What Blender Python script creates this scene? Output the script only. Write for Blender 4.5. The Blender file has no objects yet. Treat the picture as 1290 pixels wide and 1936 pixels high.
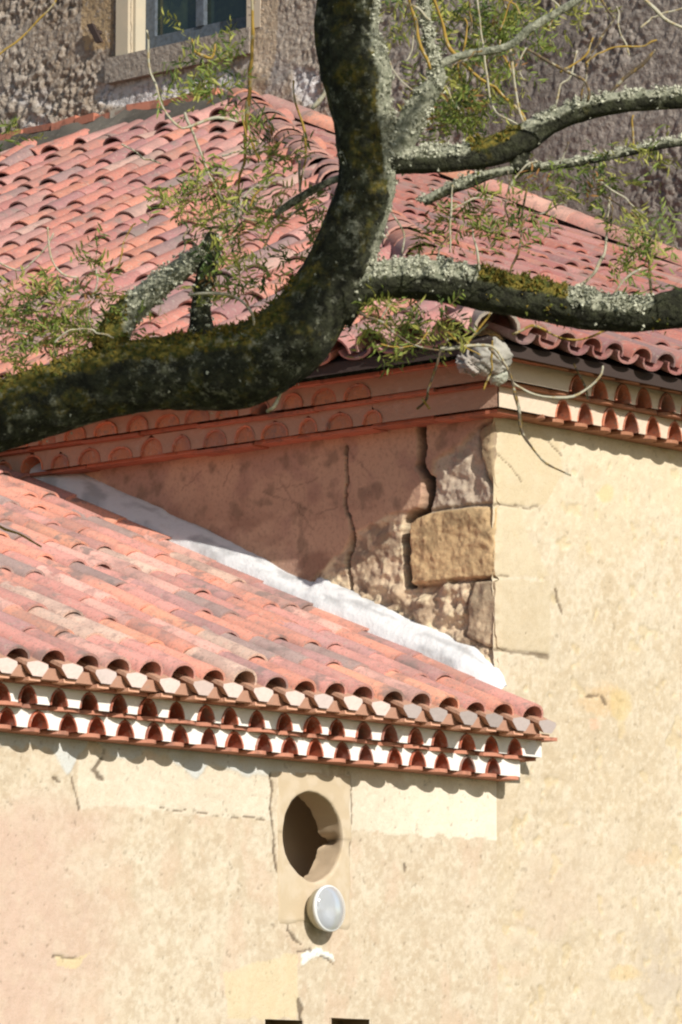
import bpy, math, random
import numpy as np
R = math.radians
sc = bpy.context.scene
# ------------------------------------------------------------------ camera, sky, sun, exposure
F_PX, PITCH, HEAD = 8910.0, R(8.1), R(48.5)      # long lens, looking slightly up; heading from +Y towards +X
CAM = np.array([0.0, 0.0, 2.5])
cam = bpy.data.objects.new('camera', bpy.data.cameras.new('camera')); sc.collection.objects.link(cam)
cam.location = CAM; cam.rotation_euler = (R(90) + PITCH, 0, -HEAD)
cam.data.sensor_fit = 'VERTICAL'; cam.data.sensor_height = 24.0; cam.data.lens = 24.0 * F_PX / 1936.0
cam.data.clip_end = 600; cam.data.clip_start = 0.5
cam.data.dof.use_dof = True; cam.data.dof.focus_distance = 24.0; cam.data.dof.aperture_fstop = 16
sc.camera = cam
SUN = np.array([0.33, 1.0, -0.60]); SUN /= np.linalg.norm(SUN)      # direction the light travels
el = math.asin(-SUN[2]); az = math.atan2(-SUN[0], -SUN[1])
w = bpy.data.worlds.new('World'); sc.world = w; w.use_nodes = True
nt = w.node_tree; sky = nt.nodes.new('ShaderNodeTexSky'); sky.sky_type = 'NISHITA'; sky.sun_disc = False
sky.sun_elevation = el; sky.sun_rotation = az % (2 * math.pi)
nt.links.new(sky.outputs[0], nt.nodes['Background'].inputs[0]); nt.nodes['Background'].inputs[1].default_value = 0.085
sl = bpy.data.lights.new('sun', 'SUN'); sl.energy = 4.3; sl.angle = R(0.5); sl.color = (1.0, 0.955, 0.88)
so = bpy.data.objects.new('sun', sl); sc.collection.objects.link(so)
import mathutils
so.rotation_euler = mathutils.Vector(SUN.tolist()).to_track_quat('-Z', 'Y').to_euler(); so.location = (0, -20, 30)
sc.view_settings.view_transform = 'Standard'; sc.view_settings.look = 'None'
sc.view_settings.exposure = 0.3; sc.view_settings.gamma = 1.0
sc.cycles.filter_width = 2.2; sc.cycles.max_bounces = 6; sc.cycles.use_denoising = True

# ------------------------------------------------------------------ layout helpers (photo pixel <-> world)
_h = np.array([math.sin(HEAD), math.cos(HEAD), 0]); _r = np.array([math.cos(HEAD), -math.sin(HEAD), 0]); _z = np.array([0, 0, 1.0])
_f = _h * math.cos(PITCH) + _z * math.sin(PITCH); _u = -_h * math.sin(PITCH) + _z * math.cos(PITCH)
def ray(x, y): return _f + _r * (x - 645) / F_PX - _u * (y - 968) / F_PX
def atd(x, y, d): return CAM + ray(x, y) * d
def pl(x, y, ax, v):
    q = ray(x, y); return CAM + q * (v - CAM[ax]) / q[ax]
def proj(P):
    d = P - CAM; z = d @ _f
    return 645 + F_PX * (d @ _r) / z, 968 - F_PX * (d @ _u) / z
rng = np.random.default_rng(7); random.seed(7)

# ------------------------------------------------------------------ noise in numpy
def _lat(seed):
    return np.random.default_rng(seed).random((256, 256))
_LAT = {}
def vnoise(u, v, seed=0):
    if seed not in _LAT: _LAT[seed] = _lat(seed)
    L = _LAT[seed]; iu = np.floor(u).astype(int); iv = np.floor(v).astype(int)
    fu = u - iu; fv = v - iv; fu = fu * fu * (3 - 2 * fu); fv = fv * fv * (3 - 2 * fv)
    a = L[iu % 256, iv % 256]; b = L[(iu + 1) % 256, iv % 256]; c = L[iu % 256, (iv + 1) % 256]; d = L[(iu + 1) % 256, (iv + 1) % 256]
    return (a * (1 - fu) + b * fu) * (1 - fv) + (c * (1 - fu) + d * fu) * fv
def fbm(u, v, seed=0, octv=4, gain=0.55):
    s = np.zeros_like(u, dtype=float); a = 1.0; t = 0.0; k = 1.0
    for i in range(octv):
        ang = 0.6 * i; cu = u * math.cos(ang) - v * math.sin(ang); cv = u * math.sin(ang) + v * math.cos(ang)
        s += a * vnoise(cu * k + 17.3 * i, cv * k + 5.1 * i, seed + i); t += a; a *= gain; k *= 2.03
    return s / t
def sstep(a, b, x):
    t = np.clip((x - a) / (b - a), 0, 1); return t * t * (3 - 2 * t)
def inpoly(x, y, poly):
    ins = np.zeros(x.shape, bool); n = len(poly); j = n - 1
    for i in range(n):
        xi, yi = poly[i]; xj, yj = poly[j]
        c = ((yi > y) != (yj > y)) & (x < (xj - xi) * (y - yi) / ((yj - yi) + 1e-9) + xi)
        ins ^= c; j = i
    return ins
def dline(x, y, pts):
    d = np.full(x.shape, 1e9)
    for (x0, y0), (x1, y1) in zip(pts[:-1], pts[1:]):
        dx, dy = x1 - x0, y1 - y0; t = np.clip(((x - x0) * dx + (y - y0) * dy) / (dx * dx + dy * dy + 1e-9), 0, 1)
        d = np.minimum(d, np.hypot(x - x0 - t * dx, y - y0 - t * dy))
    return d
def spoly(x, y, poly):                     # signed distance, positive inside
    d = dline(x, y, list(poly) + [poly[0]]); return np.where(inpoly(x, y, poly), d, -d)

# ------------------------------------------------------------------ object helpers
def tag(o, label=None, cat=None, kind=None, group=None):
    if label: o['label'] = label
    if cat: o['category'] = cat
    if kind: o['kind'] = kind
    if group: o['group'] = group
    return o
def empty(name, loc, label, cat):
    o = bpy.data.objects.new(name, None); sc.collection.objects.link(o); o.location = loc; o.empty_display_size = 0.3
    return tag(o, label, cat)
def wloc(o):
    p = np.zeros(3)
    while o is not None: p = p + np.array(o.location); o = o.parent
    return p
def mesh(name, V, Fc, mat, parent=None, col=None, smooth=True, loc=None):
    V = np.asarray(V, float); me = bpy.data.meshes.new(name)
    base = np.array(loc, float) if loc is not None else (wloc(parent) if parent is not None else np.zeros(3))
    Fc = [tuple(f) for f in Fc] if not isinstance(Fc, np.ndarray) else Fc
    V2 = V - base
    me.vertices.add(len(V2)); me.vertices.foreach_set('co', V2.astype(np.float32).ravel())
    if isinstance(Fc, np.ndarray):
        k = Fc.shape[1]; me.loops.add(Fc.size); me.loops.foreach_set('vertex_index', Fc.astype(np.int32).ravel())
        me.polygons.add(len(Fc)); me.polygons.foreach_set('loop_start', np.arange(0, Fc.size, k, dtype=np.int32))
    else:
        li = [i for f in Fc for i in f]; st = np.cumsum([0] + [len(f) for f in Fc[:-1]]).astype(np.int32)
        me.loops.add(len(li)); me.loops.foreach_set('vertex_index', np.array(li, np.int32))
        me.polygons.add(len(Fc)); me.polygons.foreach_set('loop_start', st)
    me.update(calc_edges=True); me.validate()
    me.polygons.foreach_set('use_smooth', [smooth] * len(me.polygons))
    if col is not None:
        a = me.color_attributes.new('col', 'FLOAT_COLOR', 'POINT')
        c = np.ones((len(V2), 4), np.float32); c[:, :3] = col; a.data.foreach_set('color', c.ravel())
    me.materials.append(mat)
    o = bpy.data.objects.new(name, me); sc.collection.objects.link(o)
    if parent is not None: o.parent = parent
    o.location = (base - (wloc(parent) if parent is not None else 0)) if (loc is not None) else (0, 0, 0)
    if loc is None and parent is None: o.location = (0, 0, 0)
    return o
class MB:
    def __init__(s): s.v = []; s.f = []; s.c = []; s.n = 0
    def add(s, V, Fs, c=None):
        V = np.asarray(V, float); s.v.append(V); s.f += [tuple(i + s.n for i in f) for f in Fs]
        if c is not None: s.c.append(np.broadcast_to(np.asarray(c, float), (len(V), 3)))
        s.n += len(V)
    def box(s, O, A, B, C, c=None):        # corner + three edge vectors, split verts for flat shading
        O, A, B, C = [np.asarray(q, float) for q in (O, A, B, C)]
        P = [O, O + A, O + A + B, O + B, O + C, O + A + C, O + A + B + C, O + B + C]
        Q = [(0, 3, 2, 1), (4, 5, 6, 7), (0, 1, 5, 4), (1, 2, 6, 5), (2, 3, 7, 6), (3, 0, 4, 7)]
        V = []; Fs = []
        for q in Q:
            k = len(V); V += [P[i] for i in q]; Fs.append((k, k + 1, k + 2, k + 3))
        s.add(V, Fs, c)
    def build(s, name, mat, parent=None, smooth=True, loc=None):
        return mesh(name, np.concatenate(s.v), s.f, mat, parent, np.concatenate(s.c) if s.c else None, smooth, loc)

# ------------------------------------------------------------------ materials
def mat(name, base=(0.5, 0.5, 0.5), rough=0.9, attr=False, noise=None, bump=None, var=None, spec=0.25, fn=None):
    m = bpy.data.materials.new(name); m.use_nodes = True; N = m.node_tree.nodes; L = m.node_tree.links
    b = N['Principled BSDF']; b.inputs['Roughness'].default_value = rough; b.inputs['Specular IOR Level'].default_value = spec
    tc = N.new('ShaderNodeTexCoord'); geo = N.new('ShaderNodeNewGeometry')
    if attr:
        a = N.new('ShaderNodeAttribute'); a.attribute_name = 'col'; src = a.outputs['Color']
    else:
        a = N.new('ShaderNodeRGB'); a.outputs[0].default_value = (*base, 1); src = a.outputs[0]
    if noise:                                  # list of (scale, lo, hi, colour, amount, detail)
        for (s_, lo, hi, c, amt, det) in noise:
            n = N.new('ShaderNodeTexNoise'); n.inputs['Scale'].default_value = s_; n.inputs['Detail'].default_value = det
            n.inputs['Roughness'].default_value = 0.65; L.new(geo.outputs['Position'], n.inputs['Vector'])
            mr = N.new('ShaderNodeMapRange'); mr.inputs[1].default_value = lo; mr.inputs[2].default_value = hi; mr.inputs[4].default_value = amt
            L.new(n.outputs[0], mr.inputs[0])
            mx = N.new('ShaderNodeMixRGB'); mx.inputs[2].default_value = (*c, 1); L.new(mr.outputs[0], mx.inputs[0]); L.new(src, mx.inputs[1]); src = mx.outputs[0]
    if fn: src = fn(N, L, geo, src)
    L.new(src, b.inputs['Base Color'])
    if bump:
        prev = None
        for (s_, st, dist) in bump:
            n = N.new('ShaderNodeTexNoise'); n.inputs['Scale'].default_value = s_; n.inputs['Detail'].default_value = 6; n.inputs['Roughness'].default_value = 0.6
            L.new(geo.outputs['Position'], n.inputs['Vector'])
            bp = N.new('ShaderNodeBump'); bp.inputs['Strength'].default_value = st; bp.inputs['Distance'].default_value = dist
            L.new(n.outputs[0], bp.inputs['Height'])
            if prev: L.new(prev.outputs[0], bp.inputs['Normal'])
            prev = bp
        L.new(prev.outputs[0], b.inputs['Normal'])
    return m
M = {}
M['plaster'] = mat('lime_plaster', attr=True, noise=[(170, 0.52, 0.66, (0.36, 0.28, 0.17), 0.38, 3), (60, 0.55, 0.75, (0.34, 0.27, 0.17), 0.3, 4), (7, 0.5, 0.7, (0.60, 0.52, 0.385), 0.35, 5)], bump=[(150, 0.55, 0.004), (70, 0.4, 0.006), (22, 0.3, 0.01)])
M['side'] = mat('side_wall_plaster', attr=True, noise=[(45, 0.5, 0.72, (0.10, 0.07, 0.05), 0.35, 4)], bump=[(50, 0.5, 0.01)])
M['render'] = mat('rough_render', attr=True, noise=[(28, 0.5, 0.66, (0.10, 0.085, 0.075), 0.65, 3), (14, 0.55, 0.7, (0.5, 0.45, 0.4), 0.35, 3)], bump=[(24, 1.0, 0.03), (60, 0.5, 0.012)])
M['tile'] = mat('terracotta_tile', attr=True, rough=0.8, noise=[(9, 0.55, 0.68, (0.20, 0.13, 0.12), 0.55, 5), (38, 0.56, 0.66, (0.42, 0.36, 0.29), 0.5, 4), (120, 0.6, 0.7, (0.10, 0.07, 0.06), 0.5, 3), (17, 0.57, 0.7, (0.58, 0.34, 0.27), 0.5, 4), (2.2, 0.50, 0.60, (0.28, 0.18, 0.16), 0.5, 8), (4, 0.57, 0.64, (0.22, 0.175, 0.155), 0.75, 10), (70, 0.56, 0.62, (0.20, 0.14, 0.12), 0.5, 4), (30, 0.35, 0.45, (0.0, 0.0, 0.0), 0.0, 4)], bump=[(60, 0.25, 0.004), (12, 0.3, 0.01)])
M['red'] = mat('red_tile_course', attr=True, rough=0.8, noise=[(8, 0.52, 0.62, (0.16, 0.10, 0.08), 0.55, 7), (16, 0.5, 0.75, (0.28, 0.10, 0.06), 0.6, 4), (70, 0.62, 0.72, (0.6, 0.42, 0.32), 0.5, 3)], bump=[(50, 0.3, 0.004)])
M['mortar'] = mat('mortar', attr=True, noise=[(25, 0.55, 0.75, (0.35, 0.3, 0.25), 0.3, 4)], bump=[(30, 0.5, 0.012), (90, 0.4, 0.005)])
M['white'] = mat('white_lime_mortar', attr=True, noise=[(9, 0.58, 0.68, (0.45, 0.40, 0.34), 0.25, 8), (20, 0.6, 0.8, (0.5, 0.48, 0.42), 0.3, 4)], bump=[(22, 0.6, 0.015), (80, 0.4, 0.005)])
M['dark'] = mat('dark_interior', (0.74, 0.60, 0.46), 1.0)
M['deck'] = mat('roof_bedding', (0.05, 0.035, 0.03), 1.0, bump=[(20, 0.5, 0.01)])
M['stone'] = mat('dressed_stone', attr=True, noise=[(50, 0.6, 0.75, (0.35, 0.27, 0.17), 0.3, 4), (6, 0.5, 0.7, (0.58, 0.47, 0.33), 0.3, 3)], bump=[(60, 0.25, 0.004)])
M['wood'] = mat('painted_window_wood', (0.10, 0.12, 0.145), 0.7, noise=[(30, 0.45, 0.65, (0.05, 0.055, 0.06), 0.8, 5), (60, 0.6, 0.7, (0.3, 0.28, 0.25), 0.5, 4)], bump=[(40, 0.3, 0.004)])
M['glass'] = mat('window_glass', (0.015, 0.025, 0.02), 0.08, spec=0.6, noise=[(3, 0.45, 0.65, (0.05, 0.07, 0.035), 0.7, 5)])  # green patches in the colour stand for reflected greenery
M['iron'] = mat('rusty_iron', (0.05, 0.035, 0.03), 0.8, bump=[(60, 0.4, 0.004)])
def bark_fn(N, L, geo, src):
    # moss on upward-facing bark, pale lichen from the per-vertex amount in "col" (r: lichen, g: moss)
    a = N.new('ShaderNodeAttribute'); a.attribute_name = 'col'; sp = N.new('ShaderNodeSeparateColor'); L.new(a.outputs['Color'], sp.inputs[0])
    def layer(amount, scale, c1, c2, base, width=0.12, cs=50):
        n = N.new('ShaderNodeTexNoise'); n.inputs['Scale'].default_value = scale; n.inputs['Detail'].default_value = 5; n.inputs['Roughness'].default_value = 0.7
        L.new(geo.outputs['Position'], n.inputs['Vector'])
        ad = N.new('ShaderNodeMath'); ad.operation = 'ADD'; L.new(n.outputs[0], ad.inputs[0]); L.new(amount, ad.inputs[1])
        mr = N.new('ShaderNodeMapRange'); mr.inputs[1].default_value = 1.0 - width; mr.inputs[2].default_value = 1.0 + width * 0.4; L.new(ad.outputs[0], mr.inputs[0])
        n2 = N.new('ShaderNodeTexNoise'); n2.inputs['Scale'].default_value = cs; n2.inputs['Detail'].default_value = 4; L.new(geo.outputs['Position'], n2.inputs['Vector'])
        mc = N.new('ShaderNodeMixRGB'); mc.inputs[1].default_value = (*c1, 1); mc.inputs[2].default_value = (*c2, 1)
        m2 = N.new('ShaderNodeMapRange'); m2.inputs[1].default_value = 0.4; m2.inputs[2].default_value = 0.62; L.new(n2.outputs[0], m2.inputs[0]); L.new(m2.outputs[0], mc.inputs[0])
        mx = N.new('ShaderNodeMixRGB'); L.new(mr.outputs[0], mx.inputs[0]); L.new(base, mx.inputs[1]); L.new(mc.outputs[0], mx.inputs[2]); return mx.outputs[0]
    rgb = N.new('ShaderNodeMixRGB'); rgb.inputs[1].default_value = (0.020, 0.020, 0.012, 1); rgb.inputs[2].default_value = (0.062, 0.066, 0.036, 1)
    nb = N.new('ShaderNodeTexNoise'); nb.inputs['Scale'].default_value = 26; nb.inputs['Detail'].default_value = 8; nb.inputs['Roughness'].default_value = 0.75; L.new(geo.outputs['Position'], nb.inputs['Vector'])
    mb_ = N.new('ShaderNodeMapRange'); mb_.inputs[1].default_value = 0.42; mb_.inputs[2].default_value = 0.62; L.new(nb.outputs[0], mb_.inputs[0]); L.new(mb_.outputs[0], rgb.inputs[0])
    s = layer(sp.outputs[1], 9, (0.21, 0.165, 0.03), (0.06, 0.07, 0.016), rgb.outputs[0])
    s = layer(sp.outputs[0], 22, (0.42, 0.42, 0.31), (0.22, 0.23, 0.16), s)
    return s
M['bark'] = mat('mossy_bark', attr=True, fn=bark_fn, rough=0.95, bump=[(16, 1.0, 0.05), (45, 1.0, 0.02), (120, 0.6, 0.006)])
M['twig'] = mat('twig_bark', attr=True, rough=0.9, noise=[(50, 0.5, 0.6, (0.30, 0.19, 0.035), 0.55, 2), (35, 0.55, 0.62, (0.40, 0.39, 0.30), 0.6, 2)], bump=[(80, 0.6, 0.004)])
M['lichen'] = mat('lichen_flakes', attr=True, rough=1.0)
def leafmat():
    m = mat('leaf', attr=True, rough=0.55, spec=0.35)
    N = m.node_tree.nodes; L = m.node_tree.links; b = N['Principled BSDF']; out = N['Material Output']
    a = [n for n in N if n.type == 'ATTRIBUTE'][0]
    tr = N.new('ShaderNodeBsdfTranslucent'); L.new(a.outputs['Color'], tr.inputs['Color'])
    mx = N.new('ShaderNodeMixShader'); mx.inputs[0].default_value = 0.4; L.new(b.outputs[0], mx.inputs[1]); L.new(tr.outputs[0], mx.inputs[2]); L.new(mx.outputs[0], out.inputs['Surface'])
    return m
M['leaf'] = leafmat()
M['ground'] = mat('grass_ground', (0.10, 0.12, 0.05), 1.0, noise=[(0.6, 0.4, 0.6, (0.22, 0.19, 0.12), 0.8, 6), (8, 0.4, 0.7, (0.05, 0.07, 0.02), 0.6, 5)], bump=[(12, 0.8, 0.05)])
M['lampbody'] = mat('cream_metal', (0.42, 0.38, 0.27), 0.45, spec=0.5)
M['lampglass'] = mat('frosted_lens', (0.78, 0.80, 0.82), 0.12, spec=0.8)
M['lamprefl'] = mat('reflector', (0.32, 0.35, 0.40), 0.25)
M['lamprefl'].node_tree.nodes['Principled BSDF'].inputs['Metallic'].default_value = 0.7

# ------------------------------------------------------------------ main levels
XC, YF = 19.024, 15.744          # chapel corner
YL = YF - 0.002                  # lean-to wall face, a hair behind the chapel's front
XT = 25.5                        # face of the old house behind
ZE = 6.80                        # chapel eave level
SR, SL = 0.443, 0.524            # roof slopes: front plane (rises with y), left plane (rises with x)
XE, YE = XC - 0.51, YF - 0.45    # chapel eave lines
g = mesh('ground', [(-150, -150, 0), (250, -150, 0), (250, 250, 0), (-150, 250, 0)], [(0, 1, 2, 3)], M['ground'], None, smooth=False); tag(g, kind='structure')

chapel = empty('chapel', (XC, YF, 0), 'tall cream plastered chapel with cracked stone corner and hipped clay tile roof', 'chapel')
leanto = empty('side_aisle', (XC - 2, YL, 0), 'low cream plastered aisle with round opening and sloping clay tile roof against the chapel', 'building')
house = empty('old_house', (XT, 22, 0), 'tall rough rendered brown house with small paned window behind the chapel roof', 'house')

# ------------------------------------------------------------------ relief walls
def grid_wall(name, axis, val, us, zs, nsign, fn, m, parent, hole=None):
    """vertical wall on plane axis=val; us: horizontal coords, zs: heights; fn(px,py,u,z)->(height, colour)"""
    U, Z = np.meshgrid(us, zs, indexing='ij'); P = np.zeros(U.shape + (3,))
    P[..., axis] = val; P[..., 1 - axis] = U; P[..., 2] = Z
    px, py = proj(P.reshape(-1, 3)); px = px.reshape(U.shape); py = py.reshape(U.shape)
    hgt, col = fn(px, py, U, Z)
    P[..., axis] += nsign * hgt
    nu, nz = U.shape; idx = np.arange(nu * nz).reshape(nu, nz)
    q = np.stack([idx[:-1, :-1], idx[1:, :-1], idx[1:, 1:], idx[:-1, 1:]], -1).reshape(-1, 4)
    if (axis == 1 and nsign > 0) or (axis == 0 and nsign < 0): q = q[:, ::-1]
    if hole is not None:
        cu = (U[:-1, :-1] + U[1:, 1:]) / 2; cz = (Z[:-1, :-1] + Z[1:, 1:]) / 2
        q = q[~hole(cu, cz).reshape(-1)]
    return mesh(name, P.reshape(-1, 3), q, m, parent, col.reshape(-1, 3))
def axisvals(a, f0, f1, b, step, coarse=0.5):
    return np.concatenate([np.arange(a, f0, coarse), np.arange(f0, f1, step), np.linspace(f1, b, max(2, int((b - f1) / coarse)))])
def C3(*c): return np.array(c, float)
def mixc(col, c, m): return col * (1 - m[..., None]) + np.asarray(c) * m[..., None]

# oculus and niches of the aisle wall
OC = pl(590, 1582, 1, YL); OX, OZ, OR = OC[0], OC[2], 0.226
NB = [(pl(502, 1925, 1, YL), pl(572, 1929, 1, YL)), (pl(627, 1924, 1, YL), pl(700, 1930, 1, YL))]
def crack(px, py, pts, wpx, depth, seed, wob=5):
    wx = px + (fbm(px / 14, py / 14, seed, 3) - 0.5) * 2 * wob; wy = py + (fbm(px / 14 + 9, py / 14, seed + 3, 3) - 0.5) * 2 * wob
    d = dline(wx, wy, pts); return 1 - sstep(wpx * 0.45, wpx, d)
OCR = [(512, 1462), (514, 1500), (510, 1530), (519, 1580), (521, 1625), (528, 1660), (532, 1700), (540, 1740)]; OCL = [(664, 1465), (667, 1530), (662, 1580), (657, 1640), (660, 1690)]
def aisle_fn(px, py, U, Z):
    n1 = fbm(U * 3, Z * 3, 1, 5); n2 = fbm(U * 18, Z * 18, 5, 4); n3 = fbm(U * 1.2, Z * 1.2, 9, 3)
    col = np.zeros(U.shape + (3,)) + C3(0.545, 0.458, 0.34)
    n5 = fbm(U * 45, Z * 45, 15, 3); col = mixc(col, (0.59, 0.51, 0.39), sstep(0.45, 0.62, n1)); col = mixc(col, (0.46, 0.36, 0.245), 0.5 * sstep(0.50, 0.64, n2)); col = mixc(col, (0.64, 0.57, 0.45), 0.55 * sstep(0.55, 0.7, n5)); col = mixc(col, (0.44, 0.35, 0.25), 0.4 * sstep(0.48, 0.34, n5))
    # pinkish old wash low on the left
    pk = sstep(330, 40, px + (n1 - 0.5) * 260) * sstep(1480, 1560, py + (n1 - .5) * 60); col = mixc(col, (0.55, 0.385, 0.305), 0.75 * pk)
    col = mixc(col, (0.56, 0.41, 0.30), 0.45 * sstep(0.55, 0.7, fbm(U * 5 + 3, Z * 3, 14, 4)))
    wxp = px + (n2 - 0.5) * 14; wyp = py + (fbm(U * 14, Z * 14, 22, 3) - 0.5) * 16
    # pale newer band under the cornice
    b1 = np.maximum(inpoly(wxp, wyp, [(655, 1440), (966, 1440), (966, 1588), (655, 1572)]), inpoly(wxp, wyp, [(148, 1400), (510, 1400), (510, 1552), (350, 1540), (300, 1528), (148, 1528)])).astype(float)
    col = mixc(col, (0.72, 0.66, 0.54), b1 * (0.45 + 0.4 * sstep(600, 960, px)))
    # grey white fresh mortar smeared below the cornice
    edge = 1400 + px * 0.088 + (fbm(U * 5, Z * 0 + 3, 31, 3) - 0.5) * 60 + (n2 - .5) * 14
    edge = edge + 44 * np.exp(-((px - 128) / 26) ** 2) + 20 * np.exp(-((px - 365) / 22) ** 2)
    gm = sstep(4, -4, py - edge - 4); col = mixc(col, (0.56, 0.57, 0.54), gm * sstep(700, 450, px)); col = mixc(col, (0.72, 0.66, 0.55), gm * sstep(450, 700, px) * 0.8)
    # small repairs
    r1 = inpoly(wxp, wyp, [(103, 1808), (150, 1808), (172, 1796), (140, 1835), (108, 1830)]).astype(float); col = mixc(col, (0.62, 0.50, 0.29), r1 * 0.8)
    r2 = inpoly(wxp, wyp, [(565, 1798), (600, 1794), (632, 1800), (634, 1818), (600, 1808), (568, 1820)]).astype(float); col = mixc(col, (0.76, 0.74, 0.68), r2)
    r3 = inpoly(wxp, wyp, [(420, 1840), (560, 1800), (566, 1900), (560, 1925), (430, 1925)]).astype(float); col = mixc(col, (0.62, 0.51, 0.32), r3 * 0.7)
    h = (n1 - 0.5) * 0.010 + (n2 - 0.5) * 0.005 + b1 * 0.0015 + gm * 0.004 + r2 * 0.006
    ck = np.zeros(U.shape)
    for pts, wd in [([(566, 1890), (570, 1936)], 5), (OCR, 3.0), (OCL, 2.2), ([(545, 1745), (548, 1765), (560, 1780)], 2.5), ([(190, 1435), (178, 1455), (195, 1475)], 5), ([(138, 1470), (150, 1530)], 2.6), ([(100, 1470), (112, 1480)], 4), ([(102, 1808), (145, 1810)], 3),
                    ([(565, 1798), (585, 1796)], 4), ([(607, 1810), (632, 1818)], 2.6), ([(764, 1636), (766, 1650)], 4), ([(545, 1760), (570, 1785)], 2.6), ([(300, 1527), (510, 1550)], 1.6)]:
        ck = np.maximum(ck, crack(px, py, pts, wd, 0, 41))
    sp = fbm(U * 38, Z * 38, 61, 2); pit = sstep(0.80, 0.88, sp); ck = np.maximum(ck, 0.5 * pit)
    col = mixc(col, (0.10, 0.07, 0.045), ck * 0.85); h = h - ck * 0.004
    h = h * sstep(0.0, 0.10, XC - U)
    return h, col * (0.99 + 0.07 * b1 * sstep(640, 940, px))[..., None]
us = axisvals(9.0, 14.6, XC - 0.02, XC + 0.0, 0.009)[:-1]; us[-1] = XC
zs = axisvals(0.0, 3.1, 4.62, 4.70, 0.009)
def holes(u, z):
    m = np.hypot(u - OX, z - OZ) < OR + 0.03
    for a, b in NB: m |= (u > a[0]) & (u < b[0]) & (z < (a[2] + b[2]) / 2) & (z > a[2] - 0.62)
    return m
grid_wall('wall', 1, YL, us, zs, -1, aisle_fn, M['plaster'], leanto, holes)
# end wall, back wall
mb = MB(); mb.box((9.0, YL + 0.012, 0), (0, 4.0, 0), (0.0, 0, 6.2), (0.3, 0, 0), (0.55, 0.45, 0.3))
mb.build('end_wall', M['plaster'], leanto, False)

# round opening: dressed stone surround, reveal, dark loft
def surround():
    na = 128; ang = np.linspace(0, 2 * math.pi, na, endpoint=False)
    L_, R_ = pl(524, 1600, 1, YL)[0], pl(662, 1600, 1, YL)[0]; T_, B_ = pl(590, 1462, 1, YL)[2], pl(590, 1752, 1, YL)[2]
    def rin(a):
        r = OR * (1 + 0.012 * np.sin(3 * a + 1) + 0.035 * (fbm(np.cos(a) * 6 + 9, np.sin(a) * 6 + 9, 97, 4) - .5)); r = np.where((a > 3.6) & (a < 4.7), r * (1 - 0.05 * np.sin((a - 3.6) / 1.1 * math.pi)), r); return r
    ri = rin(ang); ca, sa = np.cos(ang), np.sin(ang)
    with np.errstate(divide='ignore'):
        rx = np.where(ca > 0, (R_ - OX) / np.maximum(ca, 1e-6), (L_ - OX) / np.minimum(ca, -1e-6)); rz = np.where(sa > 0, (T_ - OZ) / np.maximum(sa, 1e-6), (B_ - OZ) / np.minimum(sa, -1e-6))
    ro = np.minimum(rx, rz) * (1 + (fbm(ang * 4, ang * 0, 77, 3) - .5) * 0.12)
    K = 16; V = []; col = []
    for k in range(K + 1):
        t = k / K; rr = ri * (1 - t) + ro * t; X = OX + rr * ca; Z = OZ + rr * sa
        n = fbm(X * 14, Z * 14, 81, 4); hh = 0.006 + (n - .5) * 0.004 - (0.010 if k == K else 0) - (0.004 if k == 0 else 0)
        V.append(np.stack([X, np.full(na, YL) - hh, Z], 1)); c = np.zeros((na, 3)) + C3(0.49, 0.395, 0.27)
        c = mixc(c, (0.53, 0.44, 0.32), sstep(0.4, 0.65, n)); 
        jt = np.exp(-((Z - OZ - 0.005 + (X - OX) * 0.03) / 0.006) ** 2); c = mixc(c, (0.2, 0.15, 0.1), jt * 0.45)
        col.append(c)
    # reveal
    for k in range(1, 9):
        t = k / 8; d = 0.165 * t; rr = ri * (1 + 0.02 * t) * (1 + (fbm(ang * 5, ang * 0 + t * 3, 91, 3) - .5) * 0.03)
        if k == 8: rr = rr * (1 + (fbm(ang * 9, ang * 0, 93, 3) - .5) * 0.08)
        V.append(np.stack([OX + rr * ca, np.full(na, YL) - 0.002 + d, OZ + rr * sa], 1)); c = np.zeros((na, 3)) + C3(0.52, 0.40, 0.27)
        bk = np.exp(-(np.minimum(np.abs(ang + .02), np.abs(ang - 2 * math.pi + .02)) / 0.10) ** 2) * sstep(0.25, 0.6, np.full(na, t)); V[-1][:, 0] += 0.05 * bk * ca; V[-1][:, 1] -= 0.03 * bk * (k == 8)
        jt = np.exp(-(np.minimum(np.abs(ang), np.abs(ang - 2 * math.pi)) / 0.05) ** 2) * (0.4 + 0.6 * t); c = mixc(c, (0.08, 0.06, 0.04), np.clip(jt, 0, 1)); col.append(c)
    # order: rings 0..K outward, then reveal; faces
    V = np.concatenate(V); col = np.concatenate(col); Fs = []
    def ring(a, b):
        for i in range(na):
            j = (i + 1) % na; Fs.append((a * na + i, a * na + j, b * na + j, b * na + i))
    for k in range(K): ring(k, k + 1)
    ring(K + 1, 0)
    for k in range(K + 1, K + 8): ring(k + 1, k)
    s_ = mesh('oculus_surround', V, Fs, M['stone'], leanto, col); s_['label'] = 'smooth dressed stone framing the round opening'
    mb = MB(); x0, x1, y0, y1, z0, z1 = OX - 0.5, OX + 1.0, YL + 0.14, YL + 0.50, OZ - 0.5, OZ + 0.45
    P = [(x0, y0, z0), (x1, y0, z0), (x1, y1, z0), (x0, y1, z0), (x0, y0, z1), (x1, y0, z1), (x1, y1, z1), (x0, y1, z1)]
    mb.add(P, [(0, 1, 2, 3), (4, 7, 6, 5), (1, 2, 6, 5), (2, 3, 7, 6), (3, 0, 4, 7)]); mb.build('loft', M['dark'], leanto, False)
surround()
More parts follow.
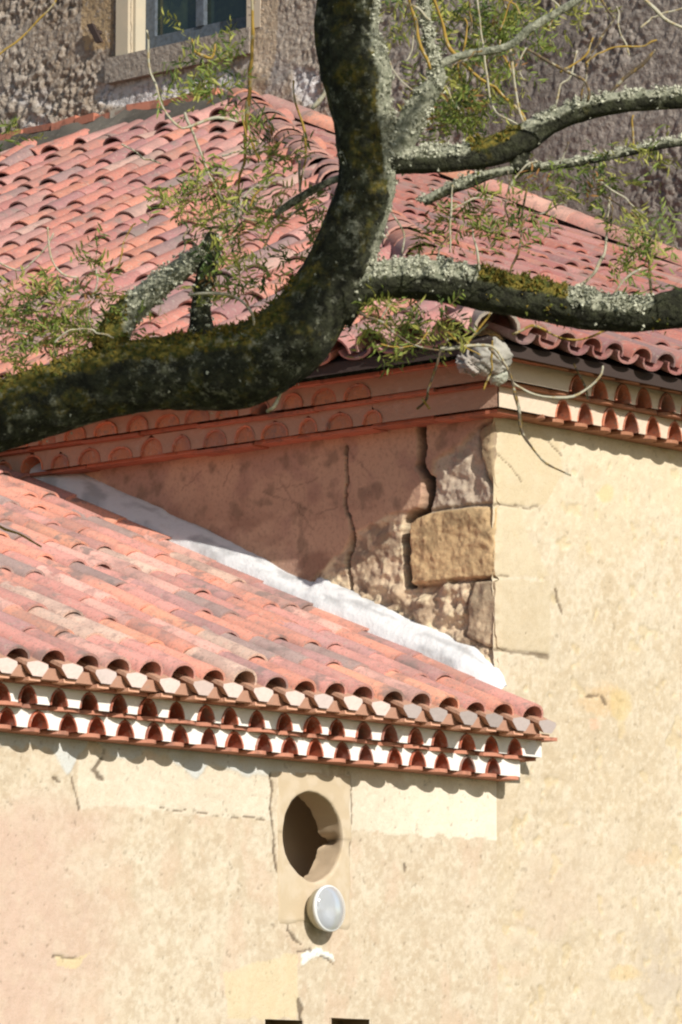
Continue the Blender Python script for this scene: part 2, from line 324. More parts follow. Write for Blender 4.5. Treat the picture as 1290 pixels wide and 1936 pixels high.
for a, b in NB:
    mb = MB(); x0, x1 = a[0] - 0.01, b[0] + 0.01; z1 = (a[2] + b[2]) / 2 + 0.004; z0 = z1 - 0.62; y0, y1 = YL + 0.0, YL + 0.22
    P = [(x0, y0, z0), (x1, y0, z0), (x1, y1, z0), (x0, y1, z0), (x0, y0, z1), (x1, y0, z1), (x1, y1, z1), (x0, y1, z1)]
    mb.add(P, [(0, 1, 2, 3), (4, 7, 6, 5), (1, 2, 6, 5), (2, 3, 7, 6), (3, 0, 4, 7)], (0.26, 0.19, 0.11)); mb.build('niche', M['stone'], leanto, False)

# chapel front wall
def front_fn(px, py, U, Z):
    n1 = fbm(U * 3 + 4, Z * 3, 101, 5); n2 = fbm(U * 20, Z * 20, 105, 4); n3 = fbm(U * 7, Z * 7, 109, 4)
    col = np.zeros(U.shape + (3,)) + C3(0.545, 0.455, 0.325)
    n5 = fbm(U * 42, Z * 42, 115, 3); col = mixc(col, (0.59, 0.51, 0.385), sstep(0.42, 0.6, n1)); col = mixc(col, (0.47, 0.37, 0.24), 0.45 * sstep(0.50, 0.64, n2)); col = mixc(col, (0.66, 0.58, 0.45), 0.55 * sstep(0.55, 0.7, n5)); col = mixc(col, (0.45, 0.36, 0.25), 0.35 * sstep(0.48, 0.34, n5)); col = mixc(col, (0.55, 0.46, 0.34), 0.5 * sstep(0.5, 0.66, n3) * sstep(1300, 1700, py))
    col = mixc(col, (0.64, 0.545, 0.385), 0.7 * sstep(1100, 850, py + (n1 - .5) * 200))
    col = mixc(col, (0.52, 0.40, 0.30), 0.55 * sstep(0.5, 0.62, n1) * np.exp(-((px - 1050) / 110) ** 2 - ((py - 1720) / 130) ** 2))
    col = mixc(col, (0.44, 0.38, 0.32), 0.5 * sstep(0.45, 0.6, n3) * np.exp(-((px - 1260) / 60) ** 2 - ((py - 1830) / 90) ** 2))
    wxp = px + (n3 - 0.5) * 12; wyp = py + (fbm(U * 9, Z * 9, 122, 3) - 0.5) * 12
    q = [inpoly(wxp, wyp, p).astype(float) for p in ([(925, 800), (1020, 812), (1058, 840), (1062, 900), (1030, 955), (930, 955)], [(935, 958), (985, 962), (1000, 1020), (1040, 1088), (935, 1092)], [(940, 1095), (1040, 1098), (1040, 1238), (940, 1228)])]
    col = mixc(col, (0.54, 0.44, 0.28), q[0] * 0.65); col = mixc(col, (0.56, 0.47, 0.32), q[1] * 0.7); col = mixc(col, (0.51, 0.42, 0.28), q[2] * 0.65)
    for cx_, cy_, rx_, ry_, c_ in [(1140, 1325, 40, 28, (0.62, 0.42, 0.22)), (1172, 1330, 22, 26, (0.60, 0.46, 0.20)), (1125, 1370, 12, 12, (0.68, 0.38, 0.26)), (1120, 893, 17, 15, (0.54, 0.40, 0.26)), (1145, 932, 12, 18, (0.66, 0.47, 0.20)), (1180, 1840, 30, 14, (0.64, 0.47, 0.22)), (975, 1835, 34, 16, (0.56, 0.42, 0.30)), (1215, 1620, 34, 14, (0.58, 0.42, 0.28))]:
        e = sstep(1.25, 0.8, np.hypot((wxp - cx_) / rx_, (wyp - cy_) / ry_) + (n2 - .5) * 0.9); col = mixc(col, c_, e * 0.45)
    st = q[0] + q[1] * 0.6 + q[2]
    h = (n1 - 0.5) * 0.018 + ((n2 - 0.5) * 0.006 + (n3 - .5) * 0.009) * (1 - 0.75 * np.clip(st, 0, 1))
    ck = np.zeros(U.shape)
    for pts, wd in [([(938, 1228), (985, 1234), (1035, 1240)], 4), ([(1015, 1238), (1036, 1242)], 6), ([(930, 955), (975, 957), (1000, 962), (1018, 955)], 2.4), ([(930, 845), (965, 880), (985, 910)], 1.7), ([(1038, 835), (1060, 860)], 2.0),
                    ([(938, 1090), (960, 1089)], 2.0), ([(990, 1230), (1000, 1100)], 0.1), ([(1110, 1318), (1132, 1316)], 4), ([(1138, 1320), (1146, 1332)], 5), ([(1050, 1115), (1062, 1160)], 3)]:
        ck = np.maximum(ck, crack(px, py, pts, wd, 0, 141, 4))
    sp = fbm(U * 30, Z * 30, 161, 3); ck = np.maximum(ck, 0.4 * sstep(0.76, 0.82, sp) * (1 - np.clip(st, 0, 1))); pc = fbm(U * 10 + 5, Z * 10, 166, 3)
    pits = sstep(0.70, 0.76, pc) * (1 - np.clip(st, 0, 1)); h -= pits * 0.006; col = mixc(col, (0.56, 0.44, 0.24), pits * 0.4)
    col = mixc(col, (0.13, 0.09, 0.055), ck * 0.8); h = h - ck * 0.005
    h -= (0.006 + 0.045 * np.clip(fbm(U * 0 + 3, Z * 9, 177, 4) - 0.42, 0, 1)) * sstep(0.06, 0.0, U - XC) * (Z > 5.1)
    h = np.where(Z < 4.9, h * sstep(0.0, 0.10, U - XC), h)
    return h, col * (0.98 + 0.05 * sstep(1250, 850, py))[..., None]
us = axisvals(XC, XC, XC + 2.2, XC + 9.0, 0.010); zs = axisvals(0.0, 3.1, 6.60, 6.76, 0.010)
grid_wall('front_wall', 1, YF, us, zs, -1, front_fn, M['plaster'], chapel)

# chapel left wall: plaster, the open crack, quoins and rubble
CR1 = [(799, 775), (796, 812), (799, 850), (796, 880), (808, 905), (806, 935), (797, 965), (768, 982), (764, 1020), (767, 1060), (768, 1104)]
CR2 = [(655, 845), (657, 900), (653, 950), (668, 1000), (660, 1035), (653, 1060), (658, 1125)]
def side_fn(px, py, U, Z):
    n1 = fbm(U * 4, Z * 4, 201, 5); n2 = fbm(U * 22, Z * 22, 205, 4); n3 = fbm(U * 9, Z * 9, 209, 4); n4 = fbm(U * 45, Z * 45, 213, 3)
    wx = px + (n3 - .5) * 16; wy = py + (fbm(U * 8, Z * 8, 222, 4) - .5) * 22
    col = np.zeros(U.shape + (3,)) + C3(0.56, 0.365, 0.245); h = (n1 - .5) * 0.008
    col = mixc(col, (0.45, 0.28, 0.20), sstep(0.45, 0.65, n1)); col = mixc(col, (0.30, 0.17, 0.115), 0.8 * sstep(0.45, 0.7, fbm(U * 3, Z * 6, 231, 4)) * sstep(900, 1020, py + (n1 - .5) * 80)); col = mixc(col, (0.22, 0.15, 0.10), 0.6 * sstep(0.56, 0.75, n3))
    # bare rubble: below the plaster and right of the big crack
    rub = [(560, 1140), (600, 1085), (650, 1040), (672, 1000), (735, 975), (770, 968), (800, 950), (812, 900), (822, 870), (860, 848), (905, 812), (940, 800), (960, 1260), (700, 1260)]
    sd = spoly(wx, wy, rub); rb = sstep(-3, 3, sd)
    rc = np.zeros(U.shape + (3,)) + C3(0.64, 0.50, 0.34); rc = mixc(rc, (0.34, 0.25, 0.17), sstep(0.4, 0.65, n3)); rc = mixc(rc, (0.66, 0.54, 0.36), sstep(0.52, 0.68, n2))
    rc = mixc(rc, (0.48, 0.40, 0.32), 0.7 * inpoly(wx, wy, [(820, 860), (905, 810), (930, 960), (800, 965)]).astype(float))
    lump = fbm(U * 11 + 3, Z * 14, 241, 3)
    low = sstep(1090, 1110, wy)
    rh = -0.02 + (lump - .5) * (0.05 + 0.05 * low) + (n2 - .5) * 0.022 + (n4 - .5) * 0.008
    col = col * (1 - rb[..., None]) + rc * rb[..., None]; h = h * (1 - rb) + rh * rb
    # quoin stones
    for poly, c, hh in [([(770, 980), (838, 962), (936, 952), (942, 1092), (905, 1094), (850, 1100), (775, 1106)], (0.58, 0.41, 0.22), 0.004),
                        ([(893, 1100), (944, 1092), (952, 1232), (915, 1222), (878, 1200), (884, 1150)], (0.50, 0.39, 0.26), 0.0),
                        ([(908, 815), (935, 792), (938, 925), (925, 912), (912, 870)], (0.44, 0.33, 0.20), 0.002)]:
        s_ = spoly(px + (n3 - .5) * 8, py + (n1 - .5) * 10, poly); m_ = sstep(-1.5, 3.5, s_); edge = 1 - sstep(0, 5, s_)
        cc = np.zeros(U.shape + (3,)) + np.array(c); cc = mixc(cc, np.array(c) * 0.72, sstep(0.45, 0.7, n3)); cc = mixc(cc, np.minimum(np.array(c) * 1.35, 0.8), 0.6 * sstep(0.55, 0.7, n2))
        col = col * (1 - m_[..., None]) + cc * m_[..., None]; h = h * (1 - m_) + (hh + (n3 - .5) * 0.022 + (n2 - .5) * 0.014 + (n4 - .5) * 0.006 - 0.01 * edge) * m_
        gap = sstep(-9, -2, s_) * (1 - sstep(-2, 1.5, s_)); h -= gap * 0.018; col = mixc(col, (0.14, 0.10, 0.07), gap * 0.6)
    h -= 0.07 * np.clip(fbm(U * 0 + 5, Z * 9, 177, 4) - 0.42, 0, 1) * sstep(0.07, 0.0, U - YF)
    ck = crack(px, py, CR1, 9.5, 0, 251, 4); ck = np.maximum(ck, crack(px, py, CR2, 3.2, 0, 255, 4))
    h -= ck * 0.11; col = mixc(col, (0.03, 0.025, 0.02), ck)
    c2 = np.zeros(U.shape)
    for pts in [[(655, 845), (680, 875), (700, 900)], [(380, 890), (345, 925)], [(530, 905), (560, 960), (590, 1000)], [(600, 905), (560, 920), (520, 925)], [(770, 1098), (880, 1095), (938, 1090)], [(885, 1100), (875, 1160), (868, 1200)], [(440, 880), (420, 920)], [(500, 930), (600, 970), (640, 960)]]:
        c2 = np.maximum(c2, crack(px, py, pts, 1.7, 0, 261, 6))
    col = mixc(col, (0.12, 0.07, 0.05), c2 * 0.45)
    return h, col
us = np.concatenate([np.arange(YF + 0.0, YF + 3.9, 0.008), np.arange(YF + 4.0, YF + 11, 0.5)]); us[0] = YF + 0.004
zs = np.concatenate([[4.80, 4.9], np.arange(5.0, 6.62, 0.008), [6.7, 6.76]])
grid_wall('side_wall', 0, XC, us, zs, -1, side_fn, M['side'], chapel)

# ------------------------------------------------------------------ canal tiles
PAL = [((0.56, 0.245, 0.175), 5), ((0.50, 0.235, 0.195), 4), ((0.40, 0.215, 0.195), 3), ((0.60, 0.275, 0.18), 2), ((0.52, 0.36, 0.28), 0.7), ((0.32, 0.225, 0.20), 1.2), ((0.58, 0.32, 0.26), 3)]
_pw = np.array([p[1] for p in PAL]); _pw = _pw / _pw.sum()
def pal(shift=None, k=1.0):
    c = np.array(PAL[rng.choice(len(PAL), p=_pw)][0]) * (0.88 + 0.24 * rng.random()) * k
    if shift is not None: c = c * shift
    return np.clip(c, 0, 0.9)
def tile_geo(L, wn, wh, hn, hh, th, flip=False, n=9):
    """local (s upslope from the nose, t, n); nose wn x hn, head wh x hh"""
    V = []; Fs = []
    def arc(w_, h_, s):
        out = []
        for i in range(n + 1):
            a = math.pi * (i / n - 0.5); x = math.sin(a) * w_ / 2; y = (math.cos(a) ** 0.85 if math.cos(a) > 0 else 0) * h_
            out.append((s, x, -y if flip else y))
        return out
    rings = [arc(wn, hn, 0), arc((wn * 3 + wh) / 4, (hn * 3 + hh) / 4, L * .25), arc(wh, hh, L)]
    inn = [arc(wn - 2 * th, hn - th, 0), arc(wh - 2 * th, hh - th, L)]
    k = n + 1
    for r_ in rings: V += r_
    for r in range(2):
        for i in range(n):
            a = r * k + i; q = (a, a + 1, a + 1 + k, a + k); Fs.append(q if flip else q[::-1])
    b = len(V)
    for r_ in inn: V += r_
    for i in range(n):
        a = b + i; q = (a, a + k, a + 1 + k, a + 1); Fs.append(q if flip else q[::-1])
    b = len(V); V += rings[0] + inn[0]
    for i in range(n):
        a = b + i; q = (a, a + k, a + 1 + k, a + 1); Fs.append(q[::-1] if flip else q)
    for sd in (0, n):
        b = len(V); V += [rings[0][sd], rings[2][sd], inn[1][sd], inn[0][sd]]; Fs.append((b, b + 1, b + 2, b + 3))
    return np.array(V, float), Fs
def put(mb, geo, O, S, T, N, c):
    V, Fs = geo; mb.add(O + V[:, :1] * S + V[:, 1:2] * T + V[:, 2:3] * N, Fs, c)
def roof(name, parent, O, S, T, t0, t1, length, pitch, expo, keep, kcol=1.0, shift=None, wave=0.012, eave_out=0.0, capped=False, wr=0.86, hr=0.40, seed=3, phase=0.0, messy=None, holes_px=None, lift=0.035, headr=0.86, chin=0.0):
    """O: eave point on the channel bed; S up-slope unit, T lateral unit"""
    S = np.asarray(S, float); T = np.asarray(T, float); S /= np.linalg.norm(S); T /= np.linalg.norm(T); N = np.cross(T, S); N = N if N[2] > 0 else -N
    mb = MB(); w_ = pitch * wr; L = expo + 0.11
    ncol = int((t1 - t0) / pitch) + 1; nrow = int(length / expo) + 2
    for i in range(ncol):
        tc = t0 + (i + phase) * pitch; tch = tc + pitch / 2; joff = rng.normal(0, 0.03)
        for k in range(nrow):
            s = k * expo + (joff if k else 0) + (rng.normal(0, 0.018) if k else rng.normal(0, 0.006))
            for cover in (True, False):
                t = (tc if cover else tch) + rng.normal(0, 0.006) + wave * math.sin(s * 2.1 + tc * 1.7)
                if not keep(t, s + 0.18): continue
                P0 = O + S * (s + (chin if (k == 0 and not cover) else 0)) + T * t
                if cover and holes_px is not None:
                    qx, qy = proj(P0 + S * 0.2 + N * .08)
                    if math.hypot(qx - holes_px[0], qy - holes_px[1]) < 15: continue
                cc = pal(shift, kcol) ; nn = rng.normal(0, 0.004)
                yaw = rng.normal(0, 0.022); tilt = rng.normal(0, 0.010)
                if messy and messy(t, s) and cover: yaw += rng.normal(0, 0.09); nn += rng.random() * 0.02; tilt += rng.normal(0, 0.04)
                S2 = S * math.cos(yaw) + T * math.sin(yaw); T2 = T * math.cos(yaw) - S * math.sin(yaw)
                S2 = S2 + N * (tilt - lift); S2 /= np.linalg.norm(S2)
                if cover: put(mb, tile_geo(L, w_, w_ * 0.80, pitch * hr, pitch * hr * headr, 0.012), P0 + N * (0.048 + nn), S2, T2, N, cc)
                else: put(mb, tile_geo(L, pitch * 0.80, pitch * 0.74, 0.062, 0.06, 0.012, True), P0 + N * (0.068 + nn), S2, T2, N, cc * 0.9)
    return mb
def unit(v): v = np.asarray(v, float); return v / np.linalg.norm(v)

# ---- aisle roof
SA = 0.424; ZA = 4.826                                     # channel bed level at the eave
yA = YL - 0.355
S_a = unit((0, 1, SA)); T_a = np.array([1.0, 0, 0]); N_a = np.cross(T_a, S_a)
X0 = 13.2
Ltot = (19.35 - yA) / S_a[1]
rf = roof('roof', leanto, np.array([0, yA + 0.048, ZA + 0.010]), S_a, T_a, X0, XC + 0.06, Ltot, 0.2195, 0.40, lambda t, s: t < XC - 0.04 and s < Ltot, 1.24, wave=0.006, wr=0.80, hr=0.37, phase=0.0, lift=0.024, headr=0.95, chin=0.22)
# irregular edge tiles along the wall
roof_obj = rf.build('roof', M['tile'], leanto); roof_obj['label'] = 'sloping roof of weathered pink and orange clay tiles'
mb = MB(); d0 = np.array([X0 - 0.3, yA + 0.14, ZA + 0.02]); mb.box(d0 - N_a * 0.05, T_a * (XC - X0 + 0.28), S_a * (Ltot - 0.1), N_a * 0.05); mb.build('roof_bed', M['deck'], leanto, False)
# eave: capped trough ends standing out below the cover tiles
mb = MB(); x = X0 + 0.2195 * 0.50
while x < XC + 0.06:
    ws, wb, hh, Lc = 0.134, 0.064, 0.060, 0.30; jz = rng.normal(0, 0.003); jx = rng.normal(0, 0.004)
    sec = [(-ws / 2, hh), (-ws / 2 - 0.004, hh * 0.72), (-wb / 2, 0), (wb / 2, 0), (ws / 2 + 0.004, hh * 0.72), (ws / 2, hh), (0, hh + 0.012)]
    O = np.array([x + jx, yA - 0.004 + rng.normal(0, 0.007), ZA - 0.012 + jz]); k = rng.random()
    ce = np.array((0.66, 0.52, 0.46)) if k < 0.75 else np.array((0.56, 0.46, 0.42))
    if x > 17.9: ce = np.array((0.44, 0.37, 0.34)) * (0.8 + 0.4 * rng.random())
    if rng.random() < .12: ce = ce * 0.8
    P = [O + T_a * a + np.array([0, 0, 1]) * b for a, b in sec]; Q = [p + S_a * Lc for p in P]; n = len(sec)
    mb.add(P, [tuple(range(n))], ce)
    body = (0.44, 0.25, 0.17)
    for i in range(n):
        j = (i + 1) % n; mb.add([P[i], P[j], Q[j], Q[i]], [(0, 3, 2, 1)], body)
    # brighter slip added under the trough, standing for the flat course's sunlit edge
    mb.box(O + np.array([-0.038, 0.02, -0.020]), (0.076, 0, 0), (0, 0.1, 0), (0, 0, 0.017), (0.66, 0.36, 0.24))
    x += 0.2195
mb.box((X0, yA + 0.045, ZA - 0.016), (XC - X0 - 0.02, 0, 0), (0, 0.06, 0), (0, 0, 0.055), (0.40, 0.22, 0.15))
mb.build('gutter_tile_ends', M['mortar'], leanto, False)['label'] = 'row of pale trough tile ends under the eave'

# ---- cornice of corbel tiles (two rows between three flat courses)
def cornice(parent, name, O, T, Nout, x0, x1, levels, outs, pitch, c_red, c_dome, c_fill, dome_from=None, dome_to=None, filled=False, wd=0.142, label=None, loc=None, endflat=None, scallop=False, corner=0):
    """O: wall point at x=0 along T; levels z of the three flat courses; outs their projection"""
    T = np.asarray(T, float); No = np.asarray(Nout, float); Zz = np.array([0, 0, 1.0])
    root = None; th = 0.018; x0_in = x0
    mbs = []
    for i, (z, o_) in enumerate(zip(levels, outs)):
        mb = MB(); x0 = x0_in if not corner else -o_ + (0.003 if corner == 2 else 0)
        nseg = max(1, int((x1 - x0) / 0.42)); xs = np.linspace(x0, x1 + (0 if endflat is None else endflat[i]), nseg + 1)
        if scallop:
            xe_ = x1 + (0 if endflat is None else endflat[i]); fx = np.arange(x0, xe_, pitch / 12); fr_ = ((fx - x0 - pitch * 0.1) / pitch) % 1.0
            ph_ = np.floor((fx - x0 - pitch * 0.1) / pitch).astype(int); jt_ = rng.normal(0, 0.010, 400)
            ld_ = 0.135 if i == 0 else 0.06; oo_ = o_ + (0.03 if i == 0 else 0.012) + jt_[ph_ % 400] - ld_ * (1 - np.sqrt(np.clip(1 - (2 * fr_ - 1) ** 2, 0, 1)))
            if dome_from is not None: oo_ = np.where(fx < dome_from - .1, o_, oo_)
            A_ = [O + T * xx + Zz * z - No * 0.05 for xx in fx]; B_ = [O + T * xx + Zz * z + No * q_ for xx, q_ in zip(fx, oo_)]
            C_ = [b_ + Zz * th for b_ in B_]; D_ = [a_ + Zz * th for a_ in A_]; m_ = len(fx)
            cc_ = np.array([np.array(c_red) * (0.85 + 0.3 * vnoise(np.array([xx * 3.]), np.array([z * 9.]), 9)[0]) for xx in fx]); R4 = lambda: None
            def bq(P_, Q_): mb.add(P_ + Q_, [(j, j + 1, j + 1 + m_, j + m_) for j in range(m_ - 1)], np.vstack([cc_, cc_]))
            bq(A_, B_); bq(B_, C_); bq(C_, D_); mb.add([A_[-1], B_[-1], C_[-1], D_[-1]], [(0, 1, 2, 3)], c_red); mbs.append(mb); continue
        for a, b in zip(xs[:-1], xs[1:]):
            dz = rng.normal(0, 0.0018 if not filled else 0.004); do = rng.normal(0, 0.004 if not filled else 0.012)
            mb.box(O + T * (a + 0.001) + Zz * (z + dz) - No * 0.05, T * (b - a - 0.002), No * (o_ + 0.05 + do), Zz * th, np.array(c_red) * (0.85 + 0.3 * rng.random()))
        mbs.append(mb)
    root = mbs[0].build(name, M['red'], parent, False)
    if label: root['label'] = label
    for mb in mbs[1:]: mb.build('flat_tile_course', M['red'], root, False)
    fm = MB()
    for r in range(2):
        z0, z1 = levels[r] + th, levels[r + 1]; o_ = (outs[r] + outs[r + 1]) / 2; hdome = (z1 - z0); x0 = x0_in if not corner else -(o_ - 0.016)
        prev = [O + T * x0 + Zz * (z0 - .001 + (hdome + .002) * q) + No * (o_ - 0.010) for q in np.linspace(0, 1, 6)]; xend = x1 + (0 if endflat is None else endflat[r])
        k = 0; xx = x0 + pitch * (0.5 if r == 0 else 0.05) + 0.04
        while xx < x1 - (0.02 if endflat is None else -endflat[r] + 0.07):
            if (dome_from is None or xx > dome_from) and (dome_to is None or xx < dome_to):
                mb = MB(); n = 10; W = wd * (0.94 + 0.12 * rng.random()); Hd = hdome * (0.93 + 0.06 * rng.random()) * (0.8 if filled else 1); jj = rng.normal(0, 0.006); oo = rng.normal(0, 0.004)
                cc = np.array(c_dome) * (0.8 + 0.4 * rng.random()); tt = 0.010
                if filled and rng.random() < .45: cc = np.array((0.54, 0.19, 0.10)) * (0.85 + .3 * rng.random()); jz_ = 1.0
                if filled: Hd *= 0.85 + 0.3 * rng.random(); W *= 0.85 + 0.35 * rng.random()
                def A(W_, H_, out): return [O + T * (xx + jj + math.sin(math.pi * (i / n - .5)) * W_ / 2) + Zz * (z0 + 0.001 + (max(0, math.cos(math.pi * (i / n - .5))) ** (0.8 if filled else 1.25)) * H_) + No * out for i in range(n + 1)]
                of = o_ - 0.004 + oo; ob = o_ - 0.125
                a0, a1, b0, b1 = A(W, Hd, of), A(W, Hd, ob), A(W - 2 * tt, Hd - tt, of), A(W - 2 * tt, Hd - tt, ob)
                k_ = n + 1
                hq = np.linspace(0, 1, 6) ** 0.8; lf = []; rg = []
                for q in hq:
                    half = W / 2 * math.sqrt(max(0, 1 - min(1, q * hdome / Hd) ** (2.5 if filled else 1.6))) * 0.98
                    zq = z0 - .001 + q * (hdome + .002); dd = 0.006 * (fbm(np.array([xx * 12.]), np.array([zq * 12.]), 301, 3)[0] - .5)
                    lf.append(O + T * (xx + jj - half) + Zz * zq + No * (o_ - 0.010 + dd)); rg.append(O + T * (xx + jj + half) + Zz * zq + No * (o_ - 0.010 + dd))
                fm.add(prev + lf, [(i, i + 6, i + 7, i + 1) for i in range(5)], c_fill); prev = rg
                mb.add(a0 + a1, [(i, i + 1, i + 1 + k_, i + k_) for i in range(n)], cc)
                mb.add(a0 + b0, [(i, i + k_, i + 1 + k_, i + 1) for i in range(n)], cc * 1.15)
                if filled and rng.random() < 0.93:
                    o2 = of - 0.020; b2 = A(W - 2 * tt, Hd - tt, o2); b3 = [O + T * (xx + jj) + Zz * (z0 + Hd * .4) + No * (o2 + 0.004)]
                    mb.add(b0 + b2, [(i, i + k_, i + 1 + k_, i + 1) for i in range(n)], cc)
                    mb.add(b2 + b3, [(i, k_, i + 1) for i in range(n)] + [(0, n, k_)], np.array(c_fill) * (0.9 + 0.25 * rng.random()) * np.array((1.1, .8, .62)))
                else:
                    o2 = ob; b2 = A(W - 2 * tt, Hd - tt, o2)
                    mb.add(b0 + b2, [(i, i + k_, i + 1 + k_, i + 1) for i in range(n)], cc)
                    mb.add(b2, [tuple(range(k_))], cc * 0.9)
                mb.build('corbel_tile', M['tile'], root)
            xx += pitch * (1 + rng.normal(0, 0.02))
        lf = [O + T * xend + Zz * (z0 - .001 + (hdome + .002) * q) + No * (o_ - 0.010) for q in np.linspace(0, 1, 6)]; fm.add(prev + lf, [(i, i + 6, i + 7, i + 1) for i in range(5)], c_fill)
        fm.add([lf[0], lf[-1], lf[-1] - No * 0.3, lf[0] - No * 0.3], [(0, 1, 2, 3)], c_fill)
    fm.build('mortar_infill', M['white'], root)
    return root
cornice(leanto, 'cornice', np.array([0, YL, 0.0]), (1, 0, 0), (0, -1, 0), X0, XC - 0.01, [4.585, 4.690, 4.793], [0.120, 0.172, 0.250], 0.196,
        (0.46, 0.20, 0.13), (0.36, 0.10, 0.055), (0.80, 0.76, 0.70), wd=0.126, label='cornice of two rows of red corbel tiles with white mortar between', endflat=(0.04, 0.14, 0.2), scallop=True)
# flat soffit closing the last step up to the roof
# ---- chapel cornices
GL = [6.525, 6.655, 6.775]
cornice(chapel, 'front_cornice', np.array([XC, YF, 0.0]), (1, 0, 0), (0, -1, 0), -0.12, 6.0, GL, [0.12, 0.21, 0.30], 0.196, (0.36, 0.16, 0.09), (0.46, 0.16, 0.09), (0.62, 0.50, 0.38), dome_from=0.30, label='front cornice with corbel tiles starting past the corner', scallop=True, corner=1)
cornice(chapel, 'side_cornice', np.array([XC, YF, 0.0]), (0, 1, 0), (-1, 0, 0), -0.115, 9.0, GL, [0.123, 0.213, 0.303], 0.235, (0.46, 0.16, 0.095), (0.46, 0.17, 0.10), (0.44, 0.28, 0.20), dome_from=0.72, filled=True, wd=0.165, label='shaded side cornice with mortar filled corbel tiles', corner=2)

# ---- chapel roof planes
apexL = (XT - XE)
S_l = unit((1, 0, SL)); T_l = np.array([0, 1.0, 0]); S_f = unit((0, 1, SR)); T_f = np.array([1.0, 0, 0])
def keep_left(t, s):                                       # t = y, s = slope length from eave
    x = XE + s * S_l[0]; yh = YE + (x - XE) * SL / SR; return t > yh + 0.02 and x < XT - 0.30 and t < 29.5
def keep_front(t, s):
    y = YE + s * S_f[1]; xh = XE + (y - YE) * SR / SL; return t > xh + 0.02 and t < XT - 0.10 and y < 24
mess = lambda t, s: s > 6.0 and 22 < t < 26
rl = roof('r', chapel, np.array([XE, 0, ZE + 0.015]), S_l, T_l, YE, 29.5, (XT - XE) / S_l[0], 0.275, 0.33, keep_left, 0.84, shift=(1.0, 0.92, 0.98), wr=0.82, hr=0.40, messy=mess, wave=0.02, lift=0.028, headr=0.92)
rl.build('left_roof_slope', M['tile'], chapel)['label'] = 'left roof slope of rounded pink and mauve tiles'
rf2 = roof('r', chapel, np.array([0, YE, ZE + 0.015]), S_f, T_f, XE, XT, 8.6, 0.215, 0.40, keep_front, 0.74, shift=(1.0, 0.88, 0.95), wr=0.84, hr=0.36, phase=.4, holes_px=(1042, 437))
rf2.build('front_roof_slope', M['tile'], chapel)['label'] = 'front roof slope of long dark pink tiles'
# bedding under the tiles
def prism(name, pts, dz, m, parent):
    P = [np.array(p) for p in pts]; n = len(P); V = P + [p + np.array([0, 0, dz]) for p in P]
    Fs = [tuple(range(n)), tuple(range(2 * n - 1, n - 1, -1))] + [(i, i + n, (i + 1) % n + n, (i + 1) % n) for i in range(n)]
    return mesh(name, V, Fs, m, parent, smooth=False)
zt = lambda s: s
Ah = XT - XE; yA_ = YE + Ah * SL / SR
prism('roof_bed', [(XE + .02, YE + .05, ZE + .03), (XT - .01, yA_, ZE + Ah * SL - 0.01), (XT - .01, 29.6, ZE + Ah * SL - 0.01), (XE + .02, 29.6, ZE + .03)], -0.06, M['deck'], chapel)
prism('roof_bed', [(XE + .05, YE + .06, ZE + .02), (XT - .01, YE + .06, ZE + .02), (XT - .01, yA_, ZE + Ah * SL - 0.02)], -0.06, M['deck'], chapel)
# hip tiles from the corner up to the house wall
mb = MB(); H0 = np.array([XE, YE, ZE + 0.10]); H1 = np.array([XT, yA_, ZE + Ah * SL + 0.12]); Sh = unit(H1 - H0); Th = unit(np.cross(Sh, (0, 0, 1))); Nh = np.cross(Th, Sh); Nh = Nh if Nh[2] > 0 else -Nh
Lh = np.linalg.norm(H1 - H0); k = 0.30
put(mb, tile_geo(0.42, 0.25, 0.22, 0.12, 0.11, 0.016), H0 + Sh * 0.02 - Nh * 0.045, unit(Sh - Nh * .03), unit(np.cross(unit(Sh - Nh * .03), Nh)), Nh, (0.36, 0.31, 0.25))
while k < Lh - 0.1:
    yaw = rng.normal(0, 0.05); S2 = unit(Sh + Th * yaw - Nh * 0.03); T2 = unit(np.cross(S2, Nh)); 
    put(mb, tile_geo(0.48, 0.27, 0.22, 0.125, 0.11, 0.014), H0 + Sh * k - Nh * 0.03 + Nh * rng.random() * 0.015, S2, T2, np.cross(T2, S2) * (1 if np.cross(T2, S2)[2] > 0 else -1), pal(None, 0.85)); k += 0.36
mb.build('hip_tiles', M['tile'], chapel)['label'] = 'ridge line of larger tiles running up the hip'
# lumpy mortar helper
def lump(name, c, rad, m, parent, col, seed=0, n=28, amp=0.25, colfn=None, axes=None):
    V = []; Fs = []; A = axes if axes is not None else np.eye(3)
    for i in range(n + 1):
        th = math.pi * i / n
        for j in range(n):
            ph = 2 * math.pi * j / n; V.append((math.sin(th) * math.cos(ph), math.sin(th) * math.sin(ph), math.cos(th)))
    V = np.array(V); d = 1 + amp * 2 * (fbm(V[:, 0] * 2 + 5 + seed, V[:, 1] * 2.4 + V[:, 2] * 2.7 + 3, 400 + seed, 5, 0.7) - .5)
    V2 = V * d[:, None] * np.array(rad); V2 = V2 @ A + np.array(c)
    for i in range(n):
        for j in range(n): Fs.append((i * n + j, (i + 1) * n + j, (i + 1) * n + (j + 1) % n, i * n + (j + 1) % n))
    cl = np.zeros((len(V2), 3)) + np.array(col)
    if colfn is not None: cl = colfn(V2, V, cl)
    return mesh(name, V2, np.array(Fs), m, parent, cl)
def hipcol(P, V, c):
    o_ = sstep(0.15, 0.55, V[:, 2] + (fbm(P[:, 0] * 25, P[:, 2] * 25 + P[:, 1] * 9, 431, 3) - .5) * 1.3); c = mixc(c, (0.58, 0.32, 0.07), o_ * 0.8)
    d_ = sstep(0.55, 0.65, fbm(P[:, 0] * 30 + 4, P[:, 2] * 30, 433, 3)); return mixc(c, (0.16, 0.15, 0.13), d_ * 0.6)
hc = atd(928, 640, 24.55)
AX = np.array([unit(Sh), unit(Th), unit(Nh)])
